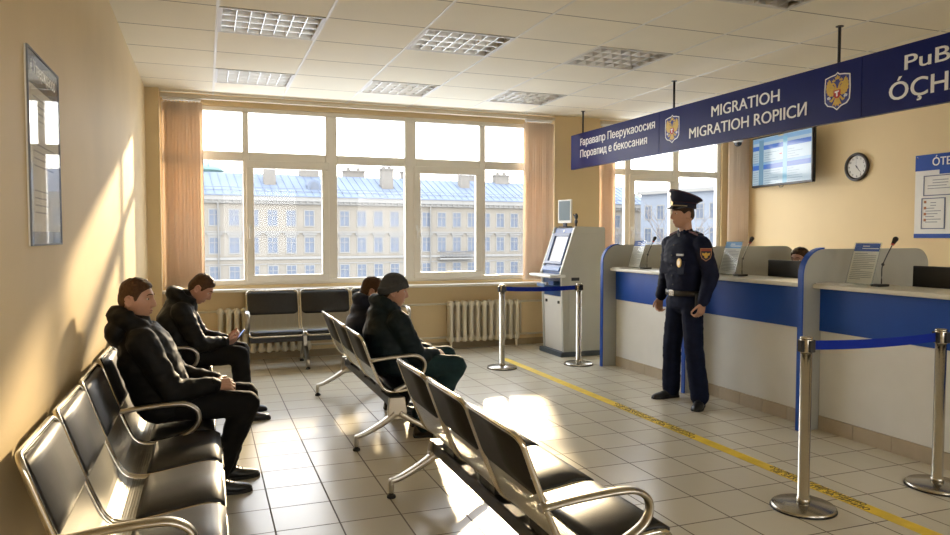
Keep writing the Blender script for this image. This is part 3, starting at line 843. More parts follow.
M_ACRYL = glass_mat('clear_acrylic', (.95,.965,.97), .03)
def doc_stand(y, head, label):
    root = empty('document_stand', (4.53, y, 1.1356), 0, label, 'document stand', 'acrylic document stands on the counters')
    lean = R(17); c, s = math.cos(lean), math.sin(lean)
    def f(u, v, d): return (s*v-c*d, -u, .006+c*v+s*d)
    MB().prism([(-.118,0),(.118,0),(.118,.325),(-.118,.325)], f, -.003, 0).prism([(-.118,0),(.118,0),(.118,.325),(-.118,.325)], f, .0022, .0045).build('holder', M_ACRYL, root)
    bk = MB().prism([(-.06,0),(.06,0),(.05,.001)], lambda u, v, d: (u, 0, v), 0, .001) if False else MB()
    bk.box(-.02,-.118,0,.15,.118,.005)
    bk.prism([(.15,.005),(.154,.005),(.085,.21),(.081,.21)], lambda u, v, d: (u, d, v), -.05, .05)
    bk.build('foot', M_ACRYL, root)
    sh = MB().prism([(-.108,.008),(.108,.008),(.108,.317),(-.108,.317)], f, .0003, .0012).build('sheet', M_PAPER, root)
    h = MB().prism([(-.108,.255),(.108,.255),(.108,.317),(-.108,.317)], f, .0013, .0018)
    h.build('sheet_heading', head, sh)
    t = MB()
    rr = random.Random(int(y*10))
    for k in range(15):
        v = .235-k*.014; w = .19 if k not in (0, 5, 9, 14) else rr.uniform(.08,.15)
        t.prism([(-.095,v),(-.095+w,v),(-.095+w,v+.0045),(-.095,v+.0045)], f, .0013, .0016)
    t.build('text_lines', M_GREYINK, sh)
    t = MB()
    for k, w in ((0,.06),(1,.14)): 
        v = .292-k*.018; t.prism([(-.04,v),(-.04+w,v),(-.04+w,v+.006),(-.04,v+.006)], f, .0018, .0021)
    t.build('heading_lines', M_SIGNWHITE, sh)
M_HEADB = mat('blue_print', (.035,.10,.42), .6, var=.03)
M_HEADC = mat('sky_blue_print', (.16,.36,.66), .6, var=.03)
doc_stand(7.00, M_HEADB, 'clear document stand on the far counter section, left of the officer')
doc_stand(5.45, M_HEADC, 'clear document stand with a light blue heading on the middle counter, right of the officer')
doc_stand(4.00, M_HEADB, 'clear document stand on the nearest counter section beside the rounded divider')
def mic(y, dy, label):
    root = empty('gooseneck_microphone', (4.555, y, 1.1356), 0, label, 'microphone', 'gooseneck microphones on the counters')
    MB().box(-.05,-.036,0,.06,.036,.018).build('base', M_BLACK, root, bev=.006)
    q = catmull([(0,0),(.0,.08),(.004,.13),(.03,.19),(.075,.27),(.09,.295)], 4)
    pts = [(.02+a*.5, -a*dy, .015+b) for a, b in q]
    MB().tube(pts, .0042, 8).build('gooseneck', M_BLACK, root)
    MB().ell(tuple(pts[9]), .011, .011, .012).build('joint', M_BLACK, root)
    p = Vector(pts[-1]); d = (Vector(pts[-1])-Vector(pts[-3])).normalized()
    MB().cap(p, .012, p+d*.035, .019).build('foam_head', mat('foam', (.016,.014,.014), .95, bump=.4, bscale=300), root)
    MB().tube([p-d*.012, p+d*.0], .0125, 10).build('red_ring', mat('red_ring', (.35,.02,.02), .5), root)
mic(6.80, .6, 'gooseneck microphone on the far counter section, left of the officer')
mic(5.29, .55, 'gooseneck microphone on the middle counter section, right of the officer')
mic(3.842, .55, 'gooseneck microphone on the nearest counter section')
def papers(x, y, rz, label):
    root = empty('paper_stack', (x, y, 1.1356), rz, label, 'papers', 'paper stacks on the counters')
    for k in range(3):
        MB().box(-.075,-.105,.003*k,.075,.105,.003*k+.0025, Matrix.Rotation(R(2*k-2),4,'Z')).build('sheet', M_PAPER, root)
papers(4.44, 4.13, R(4), 'small pile of white papers on the nearest counter beside the rounded divider')
papers(4.43, 7.08, R(-6), 'small pile of white papers at the far end of the far counter')
def monitor(y, label):
    root = empty('computer_monitor', (4.92, y, .7456), 0, label, 'monitor', 'computer monitors behind the counters')
    b = MB().prism([(-.02,.12),(.008,.12),(.008,.535),(-.012,.535)], lambda u, v, d: (u, d, v), -.29, .29)
    bo = b.build('casing', M_BLACK, root, bev=.006)
    v = MB()
    for k in range(4): v.box(-.024,-.08,.24+k*.018,-.017,.08,.249+k*.018)
    v.build('vent', mat('vent_grey', (.05,.05,.052), .5), bo)
    MB().box(.008,-.275,.135,.0095,.275,.52).build('screen', mat('desk_screen', (.02,.02,.025), .15, emit=(.4,.5,.7), estr=.25), bo)
    MB().box(-.03,-.03,.01,-.005,.03,.25).build('neck', M_BLACK, root, bev=.004)
    MB().box(-.09,-.13,0,.09,.13,.012).build('foot', M_BLACK, root, bev=.004)
monitor(5.04, 'black computer monitor seen from behind on the middle counter, in front of the clerk')
monitor(3.57, 'black computer monitor seen from behind at the right edge on the nearest counter')
# ------------------------------------------------------------------ hanging sign
SX, SY0, SY1, SZ0, SZ1 = 4.70, 8.83, 1.56, 2.405, 2.868
sg = empty('hanging_sign', (SX, SY0, SZ0), 0, 'long navy hanging sign with white lettering and two gold eagle crests', 'sign')
def sf(u, v, d): return (-d, -u, v)       # u metres from the far end, v metres up, d towards the public
J = [0, 2.05, 4.67, 7.27]; SH = SZ1-SZ0
for a, b in zip(J, J[1:]):
    MB().box(0, -b+.002, 0, .05, -a-.002, SH).build('panel', M_NAVY, sg, bev=.003)
for y in (8.54, 6.55, 4.40, 2.3):
    MB().tube([(.025, y-SY0, SH-.002), (.025, y-SY0, HZ-SZ0)], .012, 8).lathe([(.03,0),(.03,.006)], 12, (.025, y-SY0, HZ-SZ0-.007)).build('hanging_rod', M_BLACK, sg)
def Z(z): return z-SZ0
join_text([('Fаравапр Пеерукаоосия', .135, SY0-8.56, Z(2.70), 'LEFT', 1.70), ('Поровпид е бекосания', .135, SY0-8.56, Z(2.545), 'LEFT', 1.55)], 'lettering', M_SIGNWHITE, sg, sf)
join_text([('MIGRATIOH', .150, SY0-5.45, Z(2.675), 'CENTER', .90), ('MIGRATIOH ROPIICИ', .150, SY0-5.47, Z(2.505), 'CENTER', 1.55)], 'lettering', M_SIGNWHITE, sg, sf)
join_text([('PuBo', .15, SY0-3.80, Z(2.685), 'LEFT', .46), ('ÓÇHA', .185, SY0-3.92, Z(2.485), 'LEFT', .60)], 'lettering', M_SIGNWHITE, sg, sf)

def crest(parent, fr, k):
    """double-headed eagle in a white-edged shield; fr(u, v, d); k = half height"""
    def F(s): return lambda u, v, d: fr(u*k, v*k, d*s)
    sh = [(-.80,.78),(-.45,.86),(-.12,.90),(0,1.0),(.12,.90),(.45,.86),(.80,.78),(.84,.1),(.80,-.52),(.62,-.72),(.25,-.82),(0,-1.0),(-.25,-.82),(-.62,-.72),(-.80,-.52),(-.84,.1)]
    inn = [(a*.93, b*.93) for a, b in sh]
    m = MB(); n = len(sh)
    vs = [fr(a*k,b*k,.0035) for a, b in sh]+[fr(a*k,b*k,.0035) for a, b in inn]+[fr(a*k,b*k,.0) for a, b in sh]
    m.add(vs, [(i,(i+1)%n,n+(i+1)%n,n+i) for i in range(n)]+[(i,2*n+i,2*n+(i+1)%n,(i+1)%n) for i in range(n)])
    so = m.build('crest_border', M_SIGNWHITE, parent)
    MB().prism(inn, lambda u, v, d: fr(u*k, v*k, d), 0, .0022).build('crest_field', mat('crest_blue', (.012,.022,.20), .4), so)
    g = MB(); P = lambda poly, d=.004: g.prism(poly, lambda u, v, q: fr(u*k, v*k, q), .002, d)
    for s in (-1, 1):
        def q(pts): 
            r = [(s*a, b) for a, b in pts]; return r if s > 0 else r[::-1]
        # wing with feather tips
        P(q([(.14,.06),(.20,.26),(.34,.40),(.46,.62),(.55,.70),(.58,.58),(.65,.58),(.65,.46),(.72,.42),(.69,.31),(.74,.23),(.69,.14),(.71,.03),(.63,-.02),(.62,-.13),(.53,-.14),(.48,-.24),(.40,-.20),(.30,-.24),(.14,-.10)]))
        # neck, head and beak
        P(q([(.02,.12),(.16,.12),(.17,.30),(.25,.38),(.34,.38),(.43,.31),(.36,.45),(.28,.50),(.18,.46),(.10,.36)]))
        P(q([(.15,.52),(.32,.52),(.36,.62),(.28,.59),(.235,.68),(.19,.59),(.11,.62)]))
        # leg with claw
        P(q([(.12,-.26),(.24,-.26),(.38,-.42),(.52,-.40),(.46,-.48),(.34,-.54),(.22,-.40)]))
    P([(-.17,.16),(.17,.16),(.22,-.1),(.15,-.36),(0,-.46),(-.15,-.36),(-.22,-.1)])
    P([(-.12,-.34),(.12,-.34),(.22,-.56),(.30,-.72),(.15,-.68),(.09,-.80),(0,-.70),(-.09,-.80),(-.15,-.68),(-.30,-.72),(-.22,-.56)])
    P([(-.12,.62),(.12,.62),(.17,.78),(.08,.73),(0,.86),(-.08,.73),(-.17,.78)])
    g.build('eagle', M_GOLD, so)
    w = MB()
    for s in (-1, 1):
        w.prism([(s*a,b) for a, b in [(.44,-.38),(.62,-.36),(.66,-.26),(.54,-.20),(.42,-.28)]][::s], lambda u, v, q: fr(u*k, v*k, q), .002, .0042)
    w.build('orb_and_sceptre', mat('silver_print', (.62,.62,.66), .4), so)
    r = MB().prism([(-.22,.06),(.22,.06),(.22,-.22),(.10,-.36),(-.10,-.36),(-.22,-.22)], lambda u, v, q: fr(u*k, v*k, q), .004, .0055)
    ro = r.build('heart_shield', M_RED, so)
    h = MB(); 
    for poly in ([(-.15,.0),(.13,.02),(.13,-.05),(.04,-.06),(.05,-.26),(-.05,-.28),(-.05,-.08),(-.14,-.09)],):
        h.prism(poly, lambda u, v, q: fr(u*k, v*k, q), .0055, .0065)
    h.build('rider', M_SIGNWHITE, ro)
for yc, k in ((6.54, .150), (4.385, .150)):
    crest(sg, lambda u, v, d, yc=yc: sf(SY0-yc+u, Z(2.645)+v, d), k)

# ------------------------------------------------------------------ wall screen on a bracket
tv = empty('wall_screen', (7.765, 8.20, 2.232), R(-7.5), 'large wall screen showing blue and white tables, left of the round clock', 'screen')
TW, TH = 1.36, .745
MB().box(-.02,-TW/2,0,.035,TW/2,TH).build('casing', M_BLACK, tv, bev=.006)
def tf(u, v, d): return (-.021-d, TW/2-u, v)
def trect(m, u0, u1, v0, v1, d0=0, d1=.001): m.prism([(u0,v0),(u1,v0),(u1,v1),(u0,v1)], tf, d0, d1)
m = MB(); trect(m, .025, TW-.025, .03, TH-.022)
def scr(name, c, e=.46): return mat(name, tuple(x*.25 for x in c), .15, emit=c, estr=e)
so = m.build('display', scr('display_white', (.42,.54,.62)), tv)
m = MB(); trect(m, .03, TW-.03, .545, .61, .001, .002); trect(m, .03, TW-.03, .255, .325, .001, .002); m.build('blue_rows', scr('display_blue', (.06,.16,.52)), so)
m = MB(); trect(m, .03, TW-.03, .325, .365, .001, .002); trect(m, .03, TW-.03, .655, .715, .001, .002); m.build('light_blue_rows', scr('display_light_blue', (.22,.40,.62)), so)
m = MB(); trect(m, .18, .29, .03, .69, .0015, .0024); m.build('dark_column', scr('display_slate', (.16,.30,.42)), so)
m = MB(); trect(m, .74, .83, .03, .69, .0015, .0024); m.build('cyan_column', scr('display_cyan', (.20,.46,.62)), so)
rr = random.Random(5); m, m2 = MB(), MB()
for k in range(16):
    v = .05+k*.034
    if .23 < v < .34 or .52 < v < .6: continue
    trect(m, .04, .16, v, v+.006, .001, .002); trect(m2, .31, .31+rr.uniform(.1,.4), v, v+.006, .001, .002); trect(m2, .85, .85+rr.uniform(.1,.33), v, v+.006, .001, .002)
[q.build('table_text', scr('display_text', (.16,.24,.32)), so) for q in (m, m2)]
m = MB(); trect(m, .66, .72, .445, .46, .0015, .0026); m.build('red_mark', scr('display_red', (.5,.12,.12)), so)
m = MB(); trect(m, .62, .74, TH-.045, TH-.022, .001, .002); m.build('yellow_tab', scr('display_yellow', (.6,.48,.2)), so)
MB().box(.035,-.12,.25,.09,.12,.5).build('bracket', M_BLACK, tv)
MB().tube([(-.0,-.05,.0),(-.0,-.03,-.025),(-.0,.03,-.025),(-.0,.05,.0)], .006, 6).build('receiver', M_BLACK, tv)

# ------------------------------------------------------------------ round clock
ck = empty('wall_clock', (RX, 7.02, 2.39), 0, 'round black-rimmed wall clock with a white face, beside the wall screen', 'clock')
def cf(u, v, d): return (-d, -u, v)
def disc(m, r, d0, d1, n=40, c=(0,0)): m.prism([(c[0]+r*math.cos(2*PI*k/n), c[1]+r*math.sin(2*PI*k/n)) for k in range(n)], cf, d0, d1, True)
m = MB(); disc(m, .150, 0, .02); m.build('face', M_PAPER, ck)
rs = []
m = MB()
pts = [(0, .163*math.cos(2*PI*k/40), .163*math.sin(2*PI*k/40)) for k in range(40)]
m.tube([(-.022, b, c) for a, b, c in pts], .022, 10, True, up=(1,0,0))
m.build('rim', mat('clock_rim', (.022,.012,.008), .3), ck)
items = []
for h in range(1, 13):
    a = R(90-30*h); items.append((str(h), .040, .118*math.cos(a), .118*math.sin(a)-.014, 'CENTER', None))
join_text(items, 'numerals', M_INK, ck, lambda u, v, d: cf(u, v, .0202+d*.3))
def hand(ang, ln, w, name, d, mt):
    a = R(90-ang); c, s = math.cos(a), math.sin(a)
    f = lambda u, v, q: cf(c*u-s*v, s*u+c*v, q)
    MB().prism([(-.025,-w),(ln,-w*.5),(ln,w*.5),(-.025,w)], f, d, d+.0012).build(name, mt, ck)
hand(142, .070, .0055, 'hour_hand', .0225, M_INK); hand(139, .105, .0035, 'minute_hand', .0245, M_INK); hand(-4, .11, .0012, 'second_hand', .0262, M_GREYINK)
m = MB(); disc(m, .008, .0205, .029, 14); m.build('hub', M_INK, ck)

# ------------------------------------------------------------------ notice board, right wall
nb = empty('notice_board', (RX, 6.2, 1.476), 0, 'white and blue notice board with framed sheets at the right edge', 'notice board')
def nf(u, v, d): return (-d, -u, v)
def nrect(m, u0, u1, v0, v1, d0, d1): m.prism([(u0,v0),(u1,v0),(u1,v1),(u0,v1)], nf, d0, d1)
NW, NH = .86, .97
m = MB(); nrect(m, 0, NW, 0, NH, 0, .014); no_ = m.build('board', M_WHITE, nb)
m = MB(); nrect(m, 0, NW, NH-.185, NH, .014, .018); nrect(m, .30, NW, NH-.235, NH-.185, .014, .017); m.build('heading_band', M_BLUE, nb)
m = MB(); nrect(m, 0, NW, 0, .05, .014, .018); m.build('bottom_band', M_BLUE, nb)
join_text([('ÓTE', .135, .215, NH-.135, 'LEFT', .22)], 'lettering', M_SIGNWHITE, nb, lambda u, v, d: nf(u, v, .0182+d))
def sheet(u0, u1, v0, v1, marks):
    m = MB(); w = .010
    nrect(m, u0, u1, v0, v0+w, .014, .022); nrect(m, u0, u1, v1-w, v1, .014, .022); nrect(m, u0, u0+w, v0+w, v1-w, .014, .022); nrect(m, u1-w, u1, v0+w, v1-w, .014, .022)
    fo = m.build('sheet_frame', mat('frame_slate', (.10,.12,.20), .4), nb)
    m = MB(); nrect(m, u0+w, u1-w, v0+w, v1-w, .014, .017); m.build('sheet', M_PAPER, fo)
    t = MB(); n = int((v1-v0-.08)/.032)
    for k in range(n):
        v = v1-.06-k*.032; nrect(t, u0+.05+(.06 if k < 2 else 0), u1-.05-(.06 if k < 2 else .04*(k % 3)), v, v+.010, .017, .0176)
    t.build('text_lines', M_GREYINK, fo)
    if marks:
        t = MB()
        for k in range(4): nrect(t, u0+.03, u0+.06, v0+.09+k*.07, v0+.12+k*.07, .017, .0178)
        t.build('red_bullets', mat('rust_print', (.40,.16,.07), .6), fo)
sheet(.11, .52, .49, .725, False); sheet(.09, .38, .105, .465, True); sheet(.46, .78, .105, .465, False); sheet(.58, .80, .50, .70, False)
for u, v in ((.03,NH-.03),(NW-.03,NH-.03)):
    m = MB(); m.prism([(u+.008*math.cos(2*PI*k/10), v+.008*math.sin(2*PI*k/10)) for k in range(10)], nf, .018, .022); m.build('screw', M_CHROME, nb)

# ------------------------------------------------------------------ poster frame, left wall
pb = empty('framed_notice', (LX, 3.08, 1.462), 0, 'glazed notice frame with a dark heading on the sunlit left wall', 'framed notice')
def pf_(u, v, d): return (d, u, v)
def prect(m, u0, u1, v0, v1, d0, d1): m.prism([(u0,v0),(u1,v0),(u1,v1),(u0,v1)], pf_, d0, d1)
PW, PH = .60, .745
m = MB(); prect(m, 0, PW, 0, PH, .0, .006); m.build('backing', mat('notice_backing', (.78,.77,.73), .6, var=.03), pb)
m = MB(); w = .007
prect(m, 0, PW, 0, w, .006, .0125); prect(m, 0, PW, PH-w, PH, .006, .0125); prect(m, 0, w, w, PH-w, .006, .0125); prect(m, PW-w, PW, w, PH-w, .006, .0125)
m.build('frame', mat('notice_frame', (.20,.21,.24), .6, spec=.2), pb)
m = MB(); prect(m, w, PW-w, PH-.13, PH-w, .006, .0075); m.build('heading_band', mat('notice_heading', (.045,.055,.12), .7, spec=.15), pb)
m = MB(); prect(m, w, PW-w, w, .055, .006, .0075); m.build('bottom_band', mat('notice_foot', (.16,.20,.30), .4), pb)
join_text([('é Утверждаооо', .07, .06, PH-.085, 'LEFT', .47)], 'lettering', M_SIGNWHITE, pb, lambda u, v, d: pf_(PW-u, v, .0152+d) if False else (.0076+d*.5, u, v))
for k, (u0, u1, v0, v1) in enumerate(((.06,.54,.47,.60),(.06,.54,.28,.42),(.06,.38,.09,.24))):
    m = MB(); prect(m, u0, u1, v0, v1, .006, .008); s = m.build('sheet', M_PAPER, pb)
    t = MB()
    for q in range(4): prect(t, u0+.03, u1-.05-.03*(q % 2), v1-.03-q*.028, v1-.024-q*.028, .008, .0084)
    t.build('text_lines', M_GREYINK, s)
m = MB(); prect(m, w, PW-w, w, PH-w, .009, .0115); m.build('pane', glass_mat('notice_glass', (.98,.98,.98), .09), pb)

# ------------------------------------------------------------------ security camera
cc = empty('security_camera', (7.50, 8.80, 2.955), 0, 'small white dome security camera below the hanging sign, left of the wall screen', 'security camera')
MB().tube([(0,0,.01),(0,0,.205)], .018, 12).lathe([(.05,.19),(.05,.205)], 20).build('bracket', M_WHITE, cc)
MB().lathe([(.055,-.055),(.072,-.045),(.074,-.01),(.06,.012),(.02,.02)], 24).build('housing', M_WHITE, cc)
MB().lathe([(.005,-.115),(.03,-.108),(.048,-.088),(.055,-.055)], 24).build('dome', mat('smoked_dome', (.02,.02,.025), .12), cc)
# ------------------------------------------------------------------ people
from mathutils.bvhtree import BVHTree
def g2(a, s): return math.exp(-(a/s)**2)
def head_pt(th, ph, hair=None):
    cz = -math.cos(th); st = math.sin(th); cp, sp = math.cos(ph), math.sin(ph)
    a = abs(ph)
    if cz < 0:
        pw = 2.0+1.5*max(0, cp)
        rad = max(0, 1-abs(cz)**pw)**(1/pw)
    else: rad = max(0, 1-cz**2.25)**(1/2.25)
    x = rad*cp*.097; y = rad*sp*.077; z = cz*.118
    if cz < 0:
        y *= 1-.30*(-cz)**1.4
        if cp < 0: x *= 1-.42*smoothstep(.1, 1, -cz)
        else: x *= 1-.10*(-cz)
    if cp > 0:
        k = smoothstep(0, .35, cp); ay = abs(y); dx = 0
        nr = smoothstep(.035, -.026, z)*(1-smoothstep(-.030, -.042, z))
        dx += .027*g2(y, .0115)*nr
        dx += .009*g2(ay-.013, .007)*g2(z+.031, .009)
        dx += .006*g2(z-.036, .011)*g2(y, .05)
        dx -= .012*g2(ay-.032, .017)*g2(z-.015, .013)
        dx += .005*g2(ay-.042, .020)*g2(z+.016, .022)
        dx += .0065*g2(y, .024)*(g2(z+.0575, .0058)+.9*g2(z+.0715, .006))
        dx -= .004*g2(y, .026)*g2(z+.0645, .0028)
        dx -= .004*g2(z+.086, .008)*g2(y, .03)
        dx += .009*g2(y, .022)*g2(z+.102, .017)
        x += dx*k
    return Vector((x, y, z))
def hairline(a, style):
    d = a*180/PI
    P = {'short': [(0,.073),(25,.069),(42,.060),(56,.048),(65,.024),(71,.0),(78,-.006),(84,.022),(100,.022),(112,-.030),(135,-.068),(180,-.074)],
         'cap': [(0,.046),(60,.030),(75,.004),(85,.012),(100,.012),(115,-.03),(180,-.062)],
         'beanie': [(0,.040),(50,.030),(80,.008),(110,-.018),(140,-.034),(180,-.040)]}[style]
    for (u, p), (v, q) in zip(P, P[1:]):
        if d <= v: return p+(q-p)*(d-u)/(v-u)
    return P[-1][1]
def head_grid(off=None, nt=64, np_=112):
    rs = []
    for i in range(nt+1):
        th = min(max(PI*i/nt, .03), PI-.03); r = []
        for j in range(np_):
            ph = -PI+2*PI*j/np_
            p = head_pt(th, ph)
            if off:
                n = Vector((p.x/.097**2, p.y/.077**2, p.z/.118**2)).normalized()
                p = p+n*off(p, abs(ph), n)
            r.append(p)
        rs.append(r)
    return rs
def rot_head(yaw, pitch, roll=0): return Matrix.Rotation(yaw,4,'Z') @ Matrix.Rotation(pitch,4,'Y') @ Matrix.Rotation(roll,4,'X')

def add_hand(mb, wrist, fwd, back, side, curl=.5, k=1.0):
    """palm + five separate jointed fingers; back = normal of the back of the hand; side points to the thumb"""
    w = Vector(wrist); f = Vector(fwd).normalized(); b = Vector(back); b = (b-f*b.dot(f)).normalized(); s = f.cross(b)
    if s.dot(Vector(side)) < 0: s = -s
    offs = [.032,.011,-.010,-.030]; ln = [.92,1.0,.95,.78]; kn = [.088,.092,.088,.080]
    for o, l, q in zip(offs, ln, kn):
        base = w+s*o*.55*k; kk = w+f*q*k+s*o*k
        mb.cap(base, .016*k, kk, .0115*k, 10)
        d = (f+s*o*3.0).normalized(); p = kk; r = .0090*k
        for seg, (L, c) in enumerate(((.043,.9),(.028,1.1),(.022,.7))):
            a = curl*c; ax = d.cross(-b)
            d = (Matrix.Rotation(a, 3, ax.normalized()) @ d).normalized() if ax.length > 1e-4 else d
            q2 = p+d*L*l*k; mb.cap(p, r, q2, r*.90, 8); p = q2; r *= .90
            b2 = b
    t0 = w+f*.022*k+s*.026*k; d = (f*.75+s*.75-b*.30).normalized(); p = t0; r = .0125*k
    for L, turn in ((.040,0),(.032,.35),(.026,.35)):
        d = (d+(f*.5-s*.5-b*.25)*turn).normalized(); q2 = p+d*L*k; mb.cap(p, r, q2, r*.86, 8); p = q2; r *= .86
def torso(mb, rings, lat=(0,1,0)):
    """rings: (x, z, half depth, half width [, y])"""
    C = [Vector((r[0], r[4] if len(r) > 4 else 0, r[1])) for r in rings]; rs = []
    L = Vector(lat).normalized()
    for i, r in enumerate(rings):
        t = (C[min(i+1,len(C)-1)]-C[max(i-1,0)]).normalized(); dpt = L.cross(t)
        rs.append([C[i]+dpt*r[2]*math.copysign(abs(math.cos(2*PI*j/24))**.85, math.cos(2*PI*j/24))+L*r[3]*math.copysign(abs(math.sin(2*PI*j/24))**.85, math.sin(2*PI*j/24)) for j in range(24)])
    mb.rings(rs, True)
def fold_disp(amp, sc=11.0, seed=0.0):
    """cloth creases: ridged, slanting noise over broad soft puckers"""
    def f(c):
        v = Vector((c.x*sc*.8+c.z*3+seed, c.y*sc*.9, c.z*sc*1.7-c.x*4))
        a = noise.noise(v); b = noise.noise(v*.55+Vector((3,1,7))); d = noise.noise(v*2.1+Vector((9,4,2)))
        return amp*((1-abs(a)*3.0)*.75+b*.9+(1-abs(d)*3)*.22)
    return f
SKIN = lambda n, c: mat(n, c, .48, var=.06, vscale=25, bump=.05, bscale=250)
M_LIP = mat('lip_skin', (.30,.13,.10), .45)
def shoe(parent, ankle, d, m, k=1.0):
    """ankle on the local plan, d the toe direction"""
    d = Vector((d[0], d[1], 0)).normalized(); s = Vector((-d.y, d.x, 0)); o = Vector((ankle[0], ankle[1], 0)); z0 = ankle[2]-.09
    st = [(-.075,.026,.050),(-.068,.034,.085),(-.04,.040,.112),(0,.041,.116),(.035,.042,.094),(.075,.046,.070),(.115,.050,.058),(.155,.046,.050),(.185,.034,.040),(.200,.016,.028)]
    rs = []
    for t, w, h in st:
        ring = []
        for j in range(16):
            a = 2*PI*j/16; c, q = math.cos(a), math.sin(a)
            zz = .014+(h-.014)*(max(0, q)**.8) if q > 0 else .014
            ring.append(o+d*t*k+s*c*w*k+Vector((0,0,z0+zz*k)))
        rs.append(ring)
    up = MB().rings(rs, True, True); so = up.build('shoe', m, parent)
    rs = []
    for t, w, h in st:
        rs.append([o+d*(t*1.02)*k-s*(w*1.05)*k+Vector((0,0,z0)), o+d*(t*1.02)*k+s*(w*1.05)*k+Vector((0,0,z0)), o+d*(t*1.02)*k+s*(w*1.05)*k+Vector((0,0,z0+.018)), o+d*(t*1.02)*k-s*(w*1.05)*k+Vector((0,0,z0+.018))])
    MB().rings(rs, True, False).build('sole', M_RUBBER, so)
    lc = MB()
    for q in range(4):
        t = .03+q*.022; h = .094-.0011*(t-.035)*1000*.55
        lc.tube([o+d*t*k-s*.022*k+Vector((0,0,z0+h*k)), o+d*(t+.006)*k+Vector((0,0,z0+(h+.006)*k)), o+d*t*k+s*.022*k+Vector((0,0,z0+h*k))], .003, 6)
    lc.build('laces', M_RUBBER, so)

